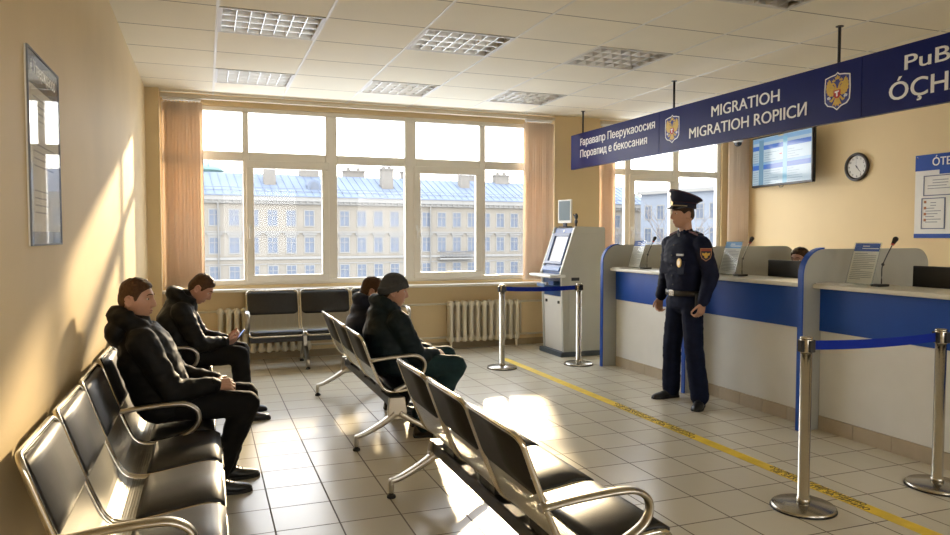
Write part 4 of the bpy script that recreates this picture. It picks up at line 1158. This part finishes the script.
def person(name_label, loc, rz, J, skin, hair_col, jacket, pants, shoe_m, hair='short', hood=True, hk=1.0, extra_collar=False, fold=.006, tuck=False, group=None):
    V = Vector
    HM = Matrix.Translation(J['head']) @ rot_head(J.get('hyaw',0), J.get('hpitch',0), J.get('hroll',0)) @ Matrix.Scale(hk,4)
    b = MB()
    b.rings([[HM @ p for p in r] for r in head_grid()], True)
    for s in (-1, 1):
        E = Matrix.Rotation(R(-14*s),4,'Z') @ Matrix.Rotation(R(-10),4,'Y')
        b.ell((0,0,0), .021, .009, .033, HM @ Matrix.Translation((-.012, s*.076, -.004)) @ E, 12, 8)
        b.ell((0,0,0), .0135, .0155, .0080, HM @ Matrix.Translation((.0722, s*.031, .0225)), 14, 8)
        b.ell((0,0,0), .0125, .0150, .0060, HM @ Matrix.Translation((.0715, s*.031, .0035)), 14, 8)
        pts = [HM @ Matrix.Translation((-.012, s*.080, -.004)) @ E @ V((.019*math.cos(a), .004*s, .031*math.sin(a))) for a in [R(20+28*q) for q in range(11)]]
        b.tube(pts, .0048*hk, 8)
    nb_, hc = V(J['neck']), V(J['head'])
    b.cap(nb_-V((0,0,.05)), .062, HM @ V((-.018,0,-.055)), .054*hk)
    torso(b, [(x, z, d*.78, w*.78) for x, z, d, w in J['torso']])
    for s in 'RL':
        b.cap(J['sh'+s], .050, J['el'+s], .036); b.cap(J['el'+s], .036, J['wr'+s], .027)
        hd = J['hand'+s]; add_hand(b, J['wr'+s], hd[0], hd[1], hd[2], hd[3])
        b.cap(J['hip'+s], .078, J['kn'+s], .050); b.cap(J['kn'+s], .050, J['an'+s], .034)
        t = V(J['toe'+s]); b.cap(V(J['an'+s])-V((0,0,.035)), .030, V(J['an'+s])+V((t.x,t.y,0)).normalized()*.11-V((0,0,.055)), .022)
    me = remesh(b, .0046, 1)
    body = from_obj(me, 'person', skin)
    body.location = loc; body.rotation_euler = (0,0,rz)
    tag(body, name_label, 'person', group)
    # eyes and brows
    for s in (-1, 1):
        e = MB().ell((0,0,0), .0115, .0125, .0105, HM @ Matrix.Translation((.0730, s*.031, .013)), 14, 10)
        eo = e.build('eye', mat('eye_white', (.55,.50,.45), .25), body)
        i = MB().ell((0,0,0), .003, .0058, .0058, HM @ Matrix.Translation((.0832, s*.031, .0125)), 12, 8)
        i.build('iris', mat('iris', (.05,.035,.025), .2), eo)
        q = [HM @ (head_pt(math.acos(-z/.118), math.atan2(s*y/.077, math.sqrt(max(0,1-(y/.077)**2))))+V((.0015,0,0))) for y, z in ((.013,.0375),(.024,.0405),(.036,.040),(.047,.034))]
        MB().tube(q, [.0022,.0034,.0032,.0016], 8).build('eyebrow', hair_col, body)
    for zz, rr_ in ((-.0582, .0036), (-.0712, .0042)):
        q = [HM @ (head_pt(math.acos(-zz/.118), y/.077)+V((-.0008,0,0))) for y in (-.021,-.012,-.005,0,.005,.012,.021)]
        MB().tube(q, [.001,rr_*.8,rr_,rr_*.9,rr_,rr_*.8,.001], 8).build('lip', M_LIP, body)
    # hair
    if hair in ('short', 'cap'):
        def off(p, a, n):
            m = smoothstep(-.004, .010, p.z-hairline(a, hair))
            top = smoothstep(.03, .10, p.z)
            t = (.0035+.011*top)*(1+.35*noise.noise(p*70))
            if hair == 'cap': t = .006
            return -.004+(t+.004)*m
        hm = MB().rings([[HM @ p for p in r] for r in head_grid(off)], True)
        hm.build('hair', hair_col, body)
    # jacket
    jk = MB(); pad_ = J.get('pad', 1.0)
    torso(jk, J['torso'])
    sr = J.get('sleeve', (.080,.064,.058,.050))
    for s in 'RL':
        jk.cap(J['sh'+s], sr[0], J['el'+s], sr[1]); jk.cap(J['el'+s], sr[1]*1.03, V(J['wr'+s])-(V(J['wr'+s])-V(J['el'+s])).normalized()*.02, sr[3])
        jk.cap(V(J['neck'])-V((0,0,.05)), .07, J['sh'+s], sr[0]*.92)
    jk.cap(V(J['neck'])-V((0,0,.06)), .085 if hood else .075, V(J['neck'])+V((0,0,.015 if hood else -.005)), .074 if hood else .064)
    if hood:
        hx, hz = J['neck'][0], J['neck'][2]
        pts = []
        for q in range(13):
            a = R(-150+300*q/12)+PI
            pts.append(V((hx-.015+.085*math.cos(a), .100*math.sin(a), hz+.035-.030*math.cos(a)*1.0+ (.0 if abs(q-6) < 4 else -.02))))
        jk.tube(pts, [.026,.034,.042,.048,.052,.055,.056,.055,.052,.048,.042,.034,.026], 12)
        jk.ell((hx-.095, 0, hz-.035), .065, .125, .085)
        jk.ell((hx-.075, 0, hz+.045), .055, .095, .040)
    jm = remesh(jk, .0095, 5, fold_disp(fold, 10, loc[0]*3+loc[1]))
    jo = from_obj(jm, 'jacket', jacket, body)
    for s in 'RL':
        d = (V(J['wr'+s])-V(J['el'+s])).normalized(); w = V(J['wr'+s])
        MB().tube([w-d*.045, w-d*.03, w-d*.012, w-d*.004], [sr[3]*.98, sr[3]*1.0, sr[3]*.94, sr[3]*.80], 16).build('cuff', jacket, jo)
    # trousers
    tr2 = MB()
    for s in 'RL':
        r0, r1, r2 = J.get('leg', (.096,.076,.062))
        tr2.cap(J['hip'+s], r0, J['kn'+s], r1); tr2.cap(J['kn'+s], r1*1.0, V(J['an'+s])+V((0,0,.0)), r2)
    tr2.cap(J['hipR'], .105, J['hipL'], .105)
    if tuck: torso(tr2, J['waist'])
    tm_ = remesh(tr2, .0095, 4, fold_disp(fold*.8, 8, loc[0]))
    from_obj(tm_, 'trousers', pants, body)
    for s in 'RL': shoe(body, J['an'+s], J['toe'+s], shoe_m)
    return body, jo, HM, jm

M_SKIN1 = SKIN('skin_fair', (.43,.235,.155)); M_SKIN2 = SKIN('skin_warm', (.40,.21,.135)); M_SKIN3 = SKIN('skin_rosy', (.42,.22,.15))
M_HAIRD = mat('dark_brown_hair', (.035,.019,.010), .55, var=.3, vscale=60, bump=.3, bscale=180, spec=.15)
M_HAIRB = mat('brown_hair', (.060,.030,.014), .55, var=.3, vscale=60, bump=.3, bscale=180, spec=.15)
M_JBLACK = mat('black_jacket_cloth', (.0055,.0052,.005), .62, var=.25, vscale=14, bump=.08, bscale=160, spec=.18)
M_JBLACK2 = mat('black_padded_cloth', (.005,.005,.0052), .58, var=.25, vscale=14, bump=.08, bscale=160, spec=.18)
M_JGREEN = mat('dark_teal_jacket_cloth', (.0055,.0115,.0135), .6, var=.25, vscale=14, bump=.08, bscale=160, spec=.18)
M_JNAVY = mat('dark_blue_jacket_cloth', (.007,.011,.028), .6, var=.25, vscale=14, bump=.08, bscale=160, spec=.18)
M_PBLACK = mat('black_trouser_cloth', (.006,.0056,.0055), .75, var=.2, vscale=20, bump=.08, bscale=160, spec=.15)
M_PTEAL = mat('dark_teal_trouser_cloth', (.010,.027,.030), .75, var=.2, vscale=20, bump=.08, bscale=160, spec=.15)
M_SHOE = mat('black_shoe_leather', (.010,.0095,.009), .38, var=.15, vscale=30)
M_BOOT = mat('brown_boot_leather', (.030,.018,.010), .45, var=.15, vscale=30)
M_UNI = mat('navy_uniform_cloth', (.006,.0085,.026), .62, var=.2, vscale=20, bump=.06, bscale=160, spec=.12)
M_UNIT = mat('navy_uniform_trousers', (.006,.0092,.027), .7, var=.2, vscale=20, bump=.06, bscale=160, spec=.12)

# --- man with clasped hands, left wall
J1 = dict(head=(-.105,-.005,1.142), hyaw=R(-16), hpitch=R(4), neck=(-.105,0,1.0),
    torso=[(.05,.47,.09,.15),(.045,.51,.145,.195),(.025,.60,.155,.200),(-.02,.72,.158,.200),(-.055,.83,.155,.205),(-.070,.92,.130,.190),(-.085,.985,.085,.115)],
    shR=(-.065,-.185,.925), shL=(-.055,.185,.925), elR=(.09,-.235,.650), elL=(.10,.25,.66), wrR=(.310,-.100,.648), wrL=(.315,.075,.640),
    handR=((1,.50,-.10),(.1,-.75,.7),(.2,.5,.8),.62), handL=((.85,-.75,-.1),(.25,.5,.9),(.3,-.4,.8),.7),
    hipR=(.05,-.095,.555), hipL=(.05,.095,.555), knR=(.47,-.125,.530), knL=(.48,.135,.530), anR=(.30,-.06,.09), anL=(.36,.18,.09), toeR=(.97,.02,0), toeL=(.97,.15,0))
person('seated man in a black hooded jacket with clasped hands, nearest by the left wall', (-.268,4.45,0), 0, J1, M_SKIN1, M_HAIRB, M_JBLACK, M_PBLACK, M_SHOE, hk=.95, group=None)
# --- man looking at a phone
J2 = dict(head=(.150,0,1.075), hyaw=R(-8), hpitch=R(38), neck=(.045,0,.985),
    torso=[(.02,.47,.10,.15),(.0,.51,.155,.19),(-.035,.60,.160,.195),(-.045,.72,.155,.195),(-.025,.83,.150,.20),(.005,.92,.125,.185),(.035,.98,.085,.115)],
    shR=(.015,-.185,.905), shL=(.015,.185,.905), elR=(.135,-.25,.655), elL=(.15,.235,.665), wrR=(.335,-.075,.640), wrL=(.34,.075,.640),
    handR=((.95,.42,.12),(.05,-.75,-.6),(.1,.3,.9),.7), handL=((.95,-.42,.12),(.05,.75,-.6),(.1,-.3,.9),.7),
    hipR=(.05,-.095,.555), hipL=(.05,.095,.555), knR=(.44,-.13,.535), knL=(.46,.135,.535), anR=(.475,-.13,.09), anL=(.47,.16,.09), toeR=(1,-.05,0), toeL=(1,.12,0))
person('seated man in a black jacket bent over his phone near the left blind', (-.20,6.22,0), 0, J2, M_SKIN3, M_HAIRB, M_JBLACK2, M_PBLACK, M_SHOE, hk=.97)
ph = empty('mobile_phone', (.245,6.22,.668), 0, 'mobile phone with a lit screen held by the bent-over seated man', 'phone')
PM = Matrix.Rotation(R(-52),4,'Y')
MB().box(-.036,-.004,-.0,.036,.004,.0).v
pb2 = MB().box(-.075,-.037,-.0045,.075,.037,.0045, PM); pb2.build('casing', M_BLACK, ph, bev=.003)
MB().box(-.070,-.034,.0046,.070,.034,.0054, PM).build('screen', mat('phone_screen', (.1,.15,.3), .1, emit=(.35,.50,.95), estr=.8), ph)

# --- man with the grey beanie
J3 = dict(head=(.025,0,1.085), hyaw=R(-6), hpitch=R(8), neck=(-.005,0,.955),
    torso=[(.06,.47,.10,.15),(.055,.51,.150,.205),(.035,.60,.170,.215),(-.01,.70,.172,.215),(-.030,.80,.168,.215),(-.022,.88,.140,.195),(-.01,.945,.09,.12)],
    shR=(.015,-.195,.875), shL=(.015,.195,.875), elR=(.16,-.190,.605), elL=(.17,.25,.615), wrR=(.33,-.085,.610), wrL=(.34,.075,.605),
    handR=((.9,.6,-.1),(.2,-.55,.9),(.3,.4,.8),.7), handL=((.85,-.7,-.1),(.25,.5,.9),(.3,-.4,.8),.7), sleeve=(.088,.072,.062,.052),
    hipR=(.06,-.10,.555), hipL=(.06,.10,.555), knR=(.475,-.135,.515), knL=(.50,.18,.540), anR=(.22,-.13,.09), anL=(.28,.19,.09), toeR=(1,-.1,0), toeL=(1,.15,0), leg=(.102,.082,.064))
b3, j3, H3, _ = person('man in a grey beanie and dark teal jacket, seated on the mid-room bench', (1.285,5.26,0), 0, J3, M_SKIN2, M_HAIRD, M_JGREEN, M_PTEAL, M_BOOT, hair='short', hk=1.0)
M_KNIT = mat('grey_knit', (.040,.041,.042), .9, var=.2, vscale=40, bump=.6, bscale=160)
def boff(p, a, n):
    m = smoothstep(-.004, .006, p.z-hairline(a, 'beanie')); band = 1-smoothstep(.045, .055, p.z-hairline(a, 'beanie'))
    top = smoothstep(.06, .118, p.z)
    return -.006+(.020+.006*band+.010*top+.002*math.sin(a*60)*band)*m
MB().rings([[H3 @ p for p in r] for r in head_grid(boff)], True).build('beanie', M_KNIT, b3)

# --- second person on the same bench, mostly hidden
J4 = dict(J3); J4.update(head=(.045,0,1.035), hpitch=R(12), neck=(.03,0,.915),
    torso=[(.06,.47,.10,.15),(.05,.51,.140,.19),(.02,.60,.155,.195),(-.015,.70,.155,.195),(-.015,.78,.150,.20),(.005,.85,.125,.185),(.025,.905,.085,.115)],
    shR=(.03,-.185,.84), shL=(.03,.185,.84), elR=(.16,-.25,.60), elL=(.16,.25,.60), knR=(.48,-.12,.525), knL=(.48,.12,.525), anR=(.25,-.12,.09), anL=(.25,.12,.09), toeR=(1,0,0), toeL=(1,0,0), leg=(.096,.076,.062), sleeve=(.080,.064,.058,.050))
person('brown-haired person in a dark blue jacket, half hidden behind the man in the grey beanie', (1.25,5.94,0), 0, J4, M_SKIN2, M_HAIRB, M_JNAVY, M_PBLACK, M_SHOE, hk=.97)

# --- clerk behind the middle counter
J5 = dict(head=(.055,0,1.262), hyaw=R(14), hpitch=R(5), neck=(.0,0,1.11),
    torso=[(.02,.51,.10,.15),(.0,.56,.145,.18),(-.01,.66,.145,.175),(-.01,.80,.14,.18),(-.01,.92,.135,.195),(-.005,1.02,.11,.18),(.0,1.085,.07,.10)],
    shR=(.0,-.18,1.03), shL=(.0,.18,1.03), elR=(.02,-.22,.80), elL=(.02,.22,.80), wrR=(.23,-.14,.84), wrL=(.23,.14,.84),
    handR=((1,.1,-.05),(0,0,1),(0,1,0),.12), handL=((1,-.1,-.05),(0,0,1),(0,-1,0),.12), sleeve=(.066,.054,.048,.042),
    hipR=(.03,-.09,.59), hipL=(.03,.09,.59), knR=(.43,-.11,.57), knL=(.43,.11,.57), anR=(.43,-.11,.09), anL=(.43,.11,.09), toeR=(1,0,0), toeL=(1,0,0), leg=(.085,.066,.054))
person('clerk with dark hair seated behind the middle counter, only the head showing over the monitor', (5.40,5.38,0), PI, J5, M_SKIN2, M_HAIRD, M_JNAVY, M_PBLACK, M_SHOE, hood=False, hk=1.0)
oc = empty('office_chair', (5.42,5.38,0), PI, 'office chair under the clerk behind the middle counter', 'chair')
MB().box(-.22,-.23,.41,.25,.23,.47).build('seat', M_LEATHER, oc, bev=.02)
MB().box(-.27,-.20,.55,-.22,.20,.92).build('backrest', M_LEATHER, oc, bev=.02)
MB().tube([(-.05,0,.06),(-.05,0,.41)], .03, 10).build('column', M_BLACK, oc)
sb = MB()
for k in range(5):
    a = 2*PI*k/5; sb.tube([(-.05,0,.08),(-.05+.21*math.cos(a),.21*math.sin(a),.05)], .018, 8); sb.ell((-.05+.22*math.cos(a),.22*math.sin(a),.026),.024,.024,.026)
sb.build('base', M_BLACK, oc)
MB().box(-.255,-.03,.44,-.235,.03,.60).build('back_support', M_BLACK, oc)

# --- officer
JO = dict(head=(.030,0,1.690), hyaw=R(-14), hpitch=R(2), neck=(-.005,0,1.535),
    torso=[(.0,.985,.118,.175),(.0,1.06,.126,.182),(.008,1.16,.134,.195),(.016,1.28,.140,.212),(.008,1.38,.132,.218),(-.002,1.46,.100,.195),(-.006,1.515,.068,.10)],
    waist=[(.0,.86,.115,.165),(.0,.94,.118,.168),(.0,1.0,.112,.163)],
    shR=(-.005,-.212,1.425), shL=(-.005,.212,1.425), elR=(-.035,-.290,1.165), elL=(-.035,.290,1.165), wrR=(.045,-.290,.925), wrL=(.045,.290,.925),
    handR=((.22,.05,-1),(-.1,-1,-.05),(1,0,-.1),.75), handL=((.22,-.05,-1),(-.1,1,-.05),(1,0,-.1),.75), sleeve=(.080,.070,.064,.050),
    hipR=(.0,-.095,.90), hipL=(.0,.095,.90), knR=(.01,-.155,.50), knL=(.02,.155,.50), anR=(-.03,-.21,.09), anL=(-.01,.205,.09), toeR=(.98,-.05,0), toeL=(.75,.62,0), leg=(.098,.083,.080))
bo, jo, HO, jmesh = person('police officer in dark navy uniform and peaked cap standing at the counters', (4.02,5.38,0), R(183), JO, M_SKIN1, M_HAIRD, M_UNI, M_UNIT, M_SHOE, hair='cap', hood=False, tuck=True, fold=.0045)
# belt
bt_ = MB(); rs = []
for z, o in ((.972,.012),(.972,.018),(1.018,.018),(1.018,.012)):
    rs.append([Vector(((.126+o)*math.cos(2*PI*j/32), (.182+o)*math.sin(2*PI*j/32), z)) for j in range(32)])
bt_.rings(rs, False, True, True); blt = bt_.build('belt', mat('belt_leather', (.012,.011,.011), .35), bo)
MB().box(.137,-.032,.968,.154,.032,1.022).build('buckle', M_STEEL, blt, bev=.004)
MB().box(-.05,.185,.86,.05,.222,1.0).build('holster', M_BLACK, blt, bev=.012)
# collar and tie
cl = MB()
for s in (-1, 1):
    cl.prism([(.003,.0),(.042,.030),(.056,.012),(.034,-.058),(.014,-.022)], lambda u, v, d, s=s: (.060+d-.22*v-.55*max(0, u-.022), s*u, 1.528+v), -.004, .010)
cl.build('collar', M_UNI, jo, bev=.003)
MB().prism([(-.010,.005),(.010,.005),(.017,-.05),(.0,-.065),(-.017,-.05)], lambda u, v, d: (.066+d-.34*v, u, 1.522+v), -.02, .004).build('tie', mat('tie_cloth', (.006,.008,.02), .5), jo, bev=.003)
bvh = BVHTree.FromPolygons([v.co.copy() for v in jmesh.vertices], [tuple(p.vertices) for p in jmesh.polygons])
def stick(o, d, up=(0,0,1)):
    h = bvh.ray_cast(Vector(o), Vector(d).normalized())
    p, n = h[0], -Vector(d).normalized()
    u = Vector(up); u = (u-n*u.dot(n)).normalized(); r = u.cross(n)
    return lambda a, b, q: p+r*a+u*b+n*q
fr = stick((.6,.098,1.335), (-1,0,0))
MB().prism([(-.045,-.009),(.045,-.009),(.045,.009),(-.045,.009)], fr, -.004, .006).build('name_strip', mat('silver_strip', (.42,.42,.40), .4), jo, bev=.002)
fr = stick((.6,.100,1.265), (-1,0,0))
ov = [(.030*math.cos(2*PI*k/20), .040*math.sin(2*PI*k/20)) for k in range(20)]
bd = MB().prism(ov, fr, -.004, .009).build('chest_badge', mat('badge_gold', (.55,.40,.16), .35, .6, var=.1, vscale=60), jo, bev=.003)
MB().prism([(a*.55,b*.55) for a, b in ov], fr, .009, .012).build('badge_centre', mat('badge_silver', (.55,.50,.42), .35, .6), bd)
for s in (-1, 1):
    fr = stick((.6,s*.10,1.225), (-1,0,0))
    MB().prism([(-.06,-.055),(0,-.065),(.06,-.055),(.06,.055),(-.06,.055)], fr, -.014, .003).build('chest_pocket', M_UNI, jo, bev=.003)
for z in (1.42, 1.33, 1.24, 1.15, 1.07):
    fr = stick((.6,.0,z), (-1,0,0)); MB().prism([(.007*math.cos(2*PI*k/10), .007*math.sin(2*PI*k/10)) for k in range(10)], fr, -.002, .005).build('button', M_BLACK, jo)
# arm patch: shield with a gold eagle
fr = stick((-.012+.384,.252+.462,1.345), (-.64,-.77,.0))
ps = [(-.046,.050),(.046,.050),(.046,-.005),(.035,-.038),(0,-.062),(-.035,-.038),(-.046,-.005)]
po = MB().prism(ps, fr, -.010, .009).build('arm_patch', mat('patch_edge', (.42,.22,.10), .6), jo)
MB().prism([(a*.88,b*.88) for a, b in ps], fr, .009, .0105).build('patch_field', mat('patch_navy', (.008,.010,.03), .6), po)
MB().prism([(-.040,.026),(.040,.026),(.040,.042),(-.040,.042)], fr, .0105, .0115).build('patch_lettering_bar', mat('patch_red', (.30,.06,.04), .6), po)
eg = [(0,.016),(.010,.006),(.034,.012),(.030,-.008),(.014,-.016),(.012,-.030),(0,-.038),(-.012,-.030),(-.014,-.016),(-.030,-.008),(-.034,.012),(-.010,.006)]
MB().prism(eg, fr, .0105, .012).build('patch_eagle', M_GOLD, po)
# shoulder boards with red edge and stars
for s in (-1, 1):
    h1 = bvh.ray_cast(Vector((-.005, s*.075, 2)), Vector((0,0,-1)))[0]; h2 = bvh.ray_cast(Vector((-.005, s*.195, 2)), Vector((0,0,-1)))[0]
    yv = (h2-h1).normalized()*s; zv = Vector((1,0,0)).cross(yv).normalized(); mid = (h1+h2)/2
    hm_ = bvh.ray_cast(Vector((-.005, mid.y, 2)), Vector((0,0,-1)))[0]; mid.z = max(mid.z, hm_.z-.006)
    T_ = Matrix(((1,yv.x,zv.x,mid.x),(0,yv.y,zv.y,mid.y),(0,yv.z,zv.z,mid.z+.006),(0,0,0,1)))
    e = MB().box(-.030,-.058,-.012,.030,.058,.004,T_).build('shoulder_board', M_UNI, jo, bev=.003)
    MB().box(-.033,-.060,-.012,-.029,.060,.0055,T_).box(.029,-.060,-.012,.033,.060,.0055,T_).build('red_piping', mat('piping_red', (.07,.010,.014), .6), e)
    st = MB()
    for yy in (-.018, .035):
        pts = []
        for k in range(10):
            a = PI/2+k*PI/5; r = .0115 if k % 2 == 0 else .005; pts.append((r*math.cos(a), r*math.sin(a)))
        st.prism(pts, lambda u, v, d, yy=yy: T_ @ Vector((u, s*yy+v, .004+d)), 0, .003)
    st.build('stars', mat('star_silver', (.62,.60,.55), .3, .8), e)
# peaked cap
HC = HO @ Matrix.Translation((-.006,0,.058)) @ Matrix.Rotation(R(-7),4,'Y')
M_CAP = mat('navy_cap_cloth', (.010,.012,.030), .6, var=.15, vscale=25, bump=.06, bscale=160, spec=.2)
def ring(rx, ry, z, cx=0, tilt=0): return [HC @ Vector((cx+rx*math.cos(2*PI*j/40), ry*math.sin(2*PI*j/40), z+tilt*rx*math.cos(2*PI*j/40))) for j in range(40)]
cp = MB().rings([ring(.110,.093,0),ring(.111,.094,.004),ring(.111,.094,.046),ring(.108,.091,.047)], True)
cpo = cp.build('peaked_cap', M_CAP, bo)
cr = MB().rings([ring(.106,.089,.044),ring(.120,.106,.064,.0,.13),ring(.142,.130,.098,-.006,.22),ring(.150,.138,.110,-.010,.25),ring(.147,.135,.118,-.010,.26),ring(.10,.095,.124,-.010,.25),ring(.03,.03,.127,-.010,.25)], True)
cr.build('crown', M_CAP, cpo)
pp = MB(); pp.tube([HC @ Vector((-.010+.150*math.cos(2*PI*j/40), .138*math.sin(2*PI*j/40), .110+.25*.150*math.cos(2*PI*j/40))) for j in range(40)], .0025, 6, True)
pp.tube(ring(.1115,.0945,.045), .0022, 6, True)
pp.build('red_piping', mat('piping_red', (.07,.010,.014), .6), cpo)
vs = MB(); rs = []
for k in range(17):
    a = R(-78+156*k/16); c, s = math.cos(a), math.sin(a)
    i0 = Vector((.109*c, .092*s, .006)); o0 = Vector((.109*c+.055*max(0,c)**.8, .092*s*(1+.06*c), .006-.030*max(0,c)**.7))
    rs.append([HC @ i0, HC @ o0, HC @ (o0+Vector((0,0,.004))), HC @ (i0+Vector((0,0,.004)))])
vs.rings(rs, True, False); vs.build('visor', mat('visor_gloss', (.008,.008,.010), .18), cpo)
MB().tube([HC @ Vector((.113*math.cos(R(a))+.002, .096*math.sin(R(a)), .014)) for a in range(-84, 85, 8)], .0042, 8, up=(0,0,1)).build('gold_strap', mat('strap_gold', (.45,.36,.18), .4, .5), cpo)
def cbadge(z, dx, rx, rz_, name, m):
    v = [(rx*math.cos(2*PI*k/16), rz_*math.sin(2*PI*k/16)) for k in range(16)]
    MB().prism(v, lambda u, w, d: HC @ Vector((dx+d+.0*w, u, z+w)), 0, .007).build(name, m, cpo)
cbadge(.032, .109, .018, .018, 'band_badge', mat('badge_gold', (.55,.40,.16), .35, .6)); cbadge(.108, .134, .014, .018, 'crown_badge', mat('badge_silver', (.55,.50,.42), .35, .6))
# ------------------------------------------------------------------ daylight
w = bpy.data.worlds.new('sky'); SC.world = w; w.use_nodes = True
nt = w.node_tree; bg = nt.nodes['Background']
tc = nt.nodes.new('ShaderNodeTexCoord'); sp = nt.nodes.new('ShaderNodeSeparateXYZ'); nt.links.new(tc.outputs['Generated'], sp.inputs[0])
rp = nt.nodes.new('ShaderNodeValToRGB')
e = rp.color_ramp.elements
e[0].position = .0; e[0].color = (.30,.30,.30,1)
e[1].position = 1.0; e[1].color = (.62,.76,1.0,1)
q = rp.color_ramp.elements.new(.49); q.color = (.45,.45,.45,1)
q = rp.color_ramp.elements.new(.51); q.color = (1.0,.95,.87,1)
q = rp.color_ramp.elements.new(.70); q.color = (.92,.95,1.0,1)
mr = nt.nodes.new('ShaderNodeMapRange'); mr.inputs['From Min'].default_value = -1; mr.inputs['From Max'].default_value = 1
nt.links.new(sp.outputs['Z'], mr.inputs['Value']); nt.links.new(mr.outputs['Result'], rp.inputs['Fac'])
nt.links.new(rp.outputs['Color'], bg.inputs['Color']); bg.inputs['Strength'].default_value = 6.0
sd = bpy.data.lights.new('sun', 'SUN'); sd.energy = 6.6; sd.angle = R(2.0); sd.color = (1.0,.78,.48)
so_ = bpy.data.objects.new('sun', sd); COL.objects.link(so_)
so_.rotation_euler = Vector((-.375,-1,-.308)).to_track_quat('-Z','Y').to_euler()
so_.location = (10, 30, 12)
# camera
cd = bpy.data.cameras.new('camera'); cd.sensor_width = 36; cd.lens = 36*720/950; cd.clip_end = 600; cd.clip_start = .05
co = bpy.data.objects.new('camera', cd); COL.objects.link(co); co.location = (0,0,1.5)
co.rotation_euler = (PI/2-math.atan(31.5/720), 0, -math.atan(269/720))
SC.camera = co
SC.view_settings.view_transform = 'Standard'; SC.view_settings.look = 'None'; SC.view_settings.gamma = 1; SC.view_settings.exposure = 0.54
SC.view_settings.use_curve_mapping = False
SC.cycles.max_bounces = 10; SC.cycles.diffuse_bounces = 6; SC.cycles.transparent_max_bounces = 16
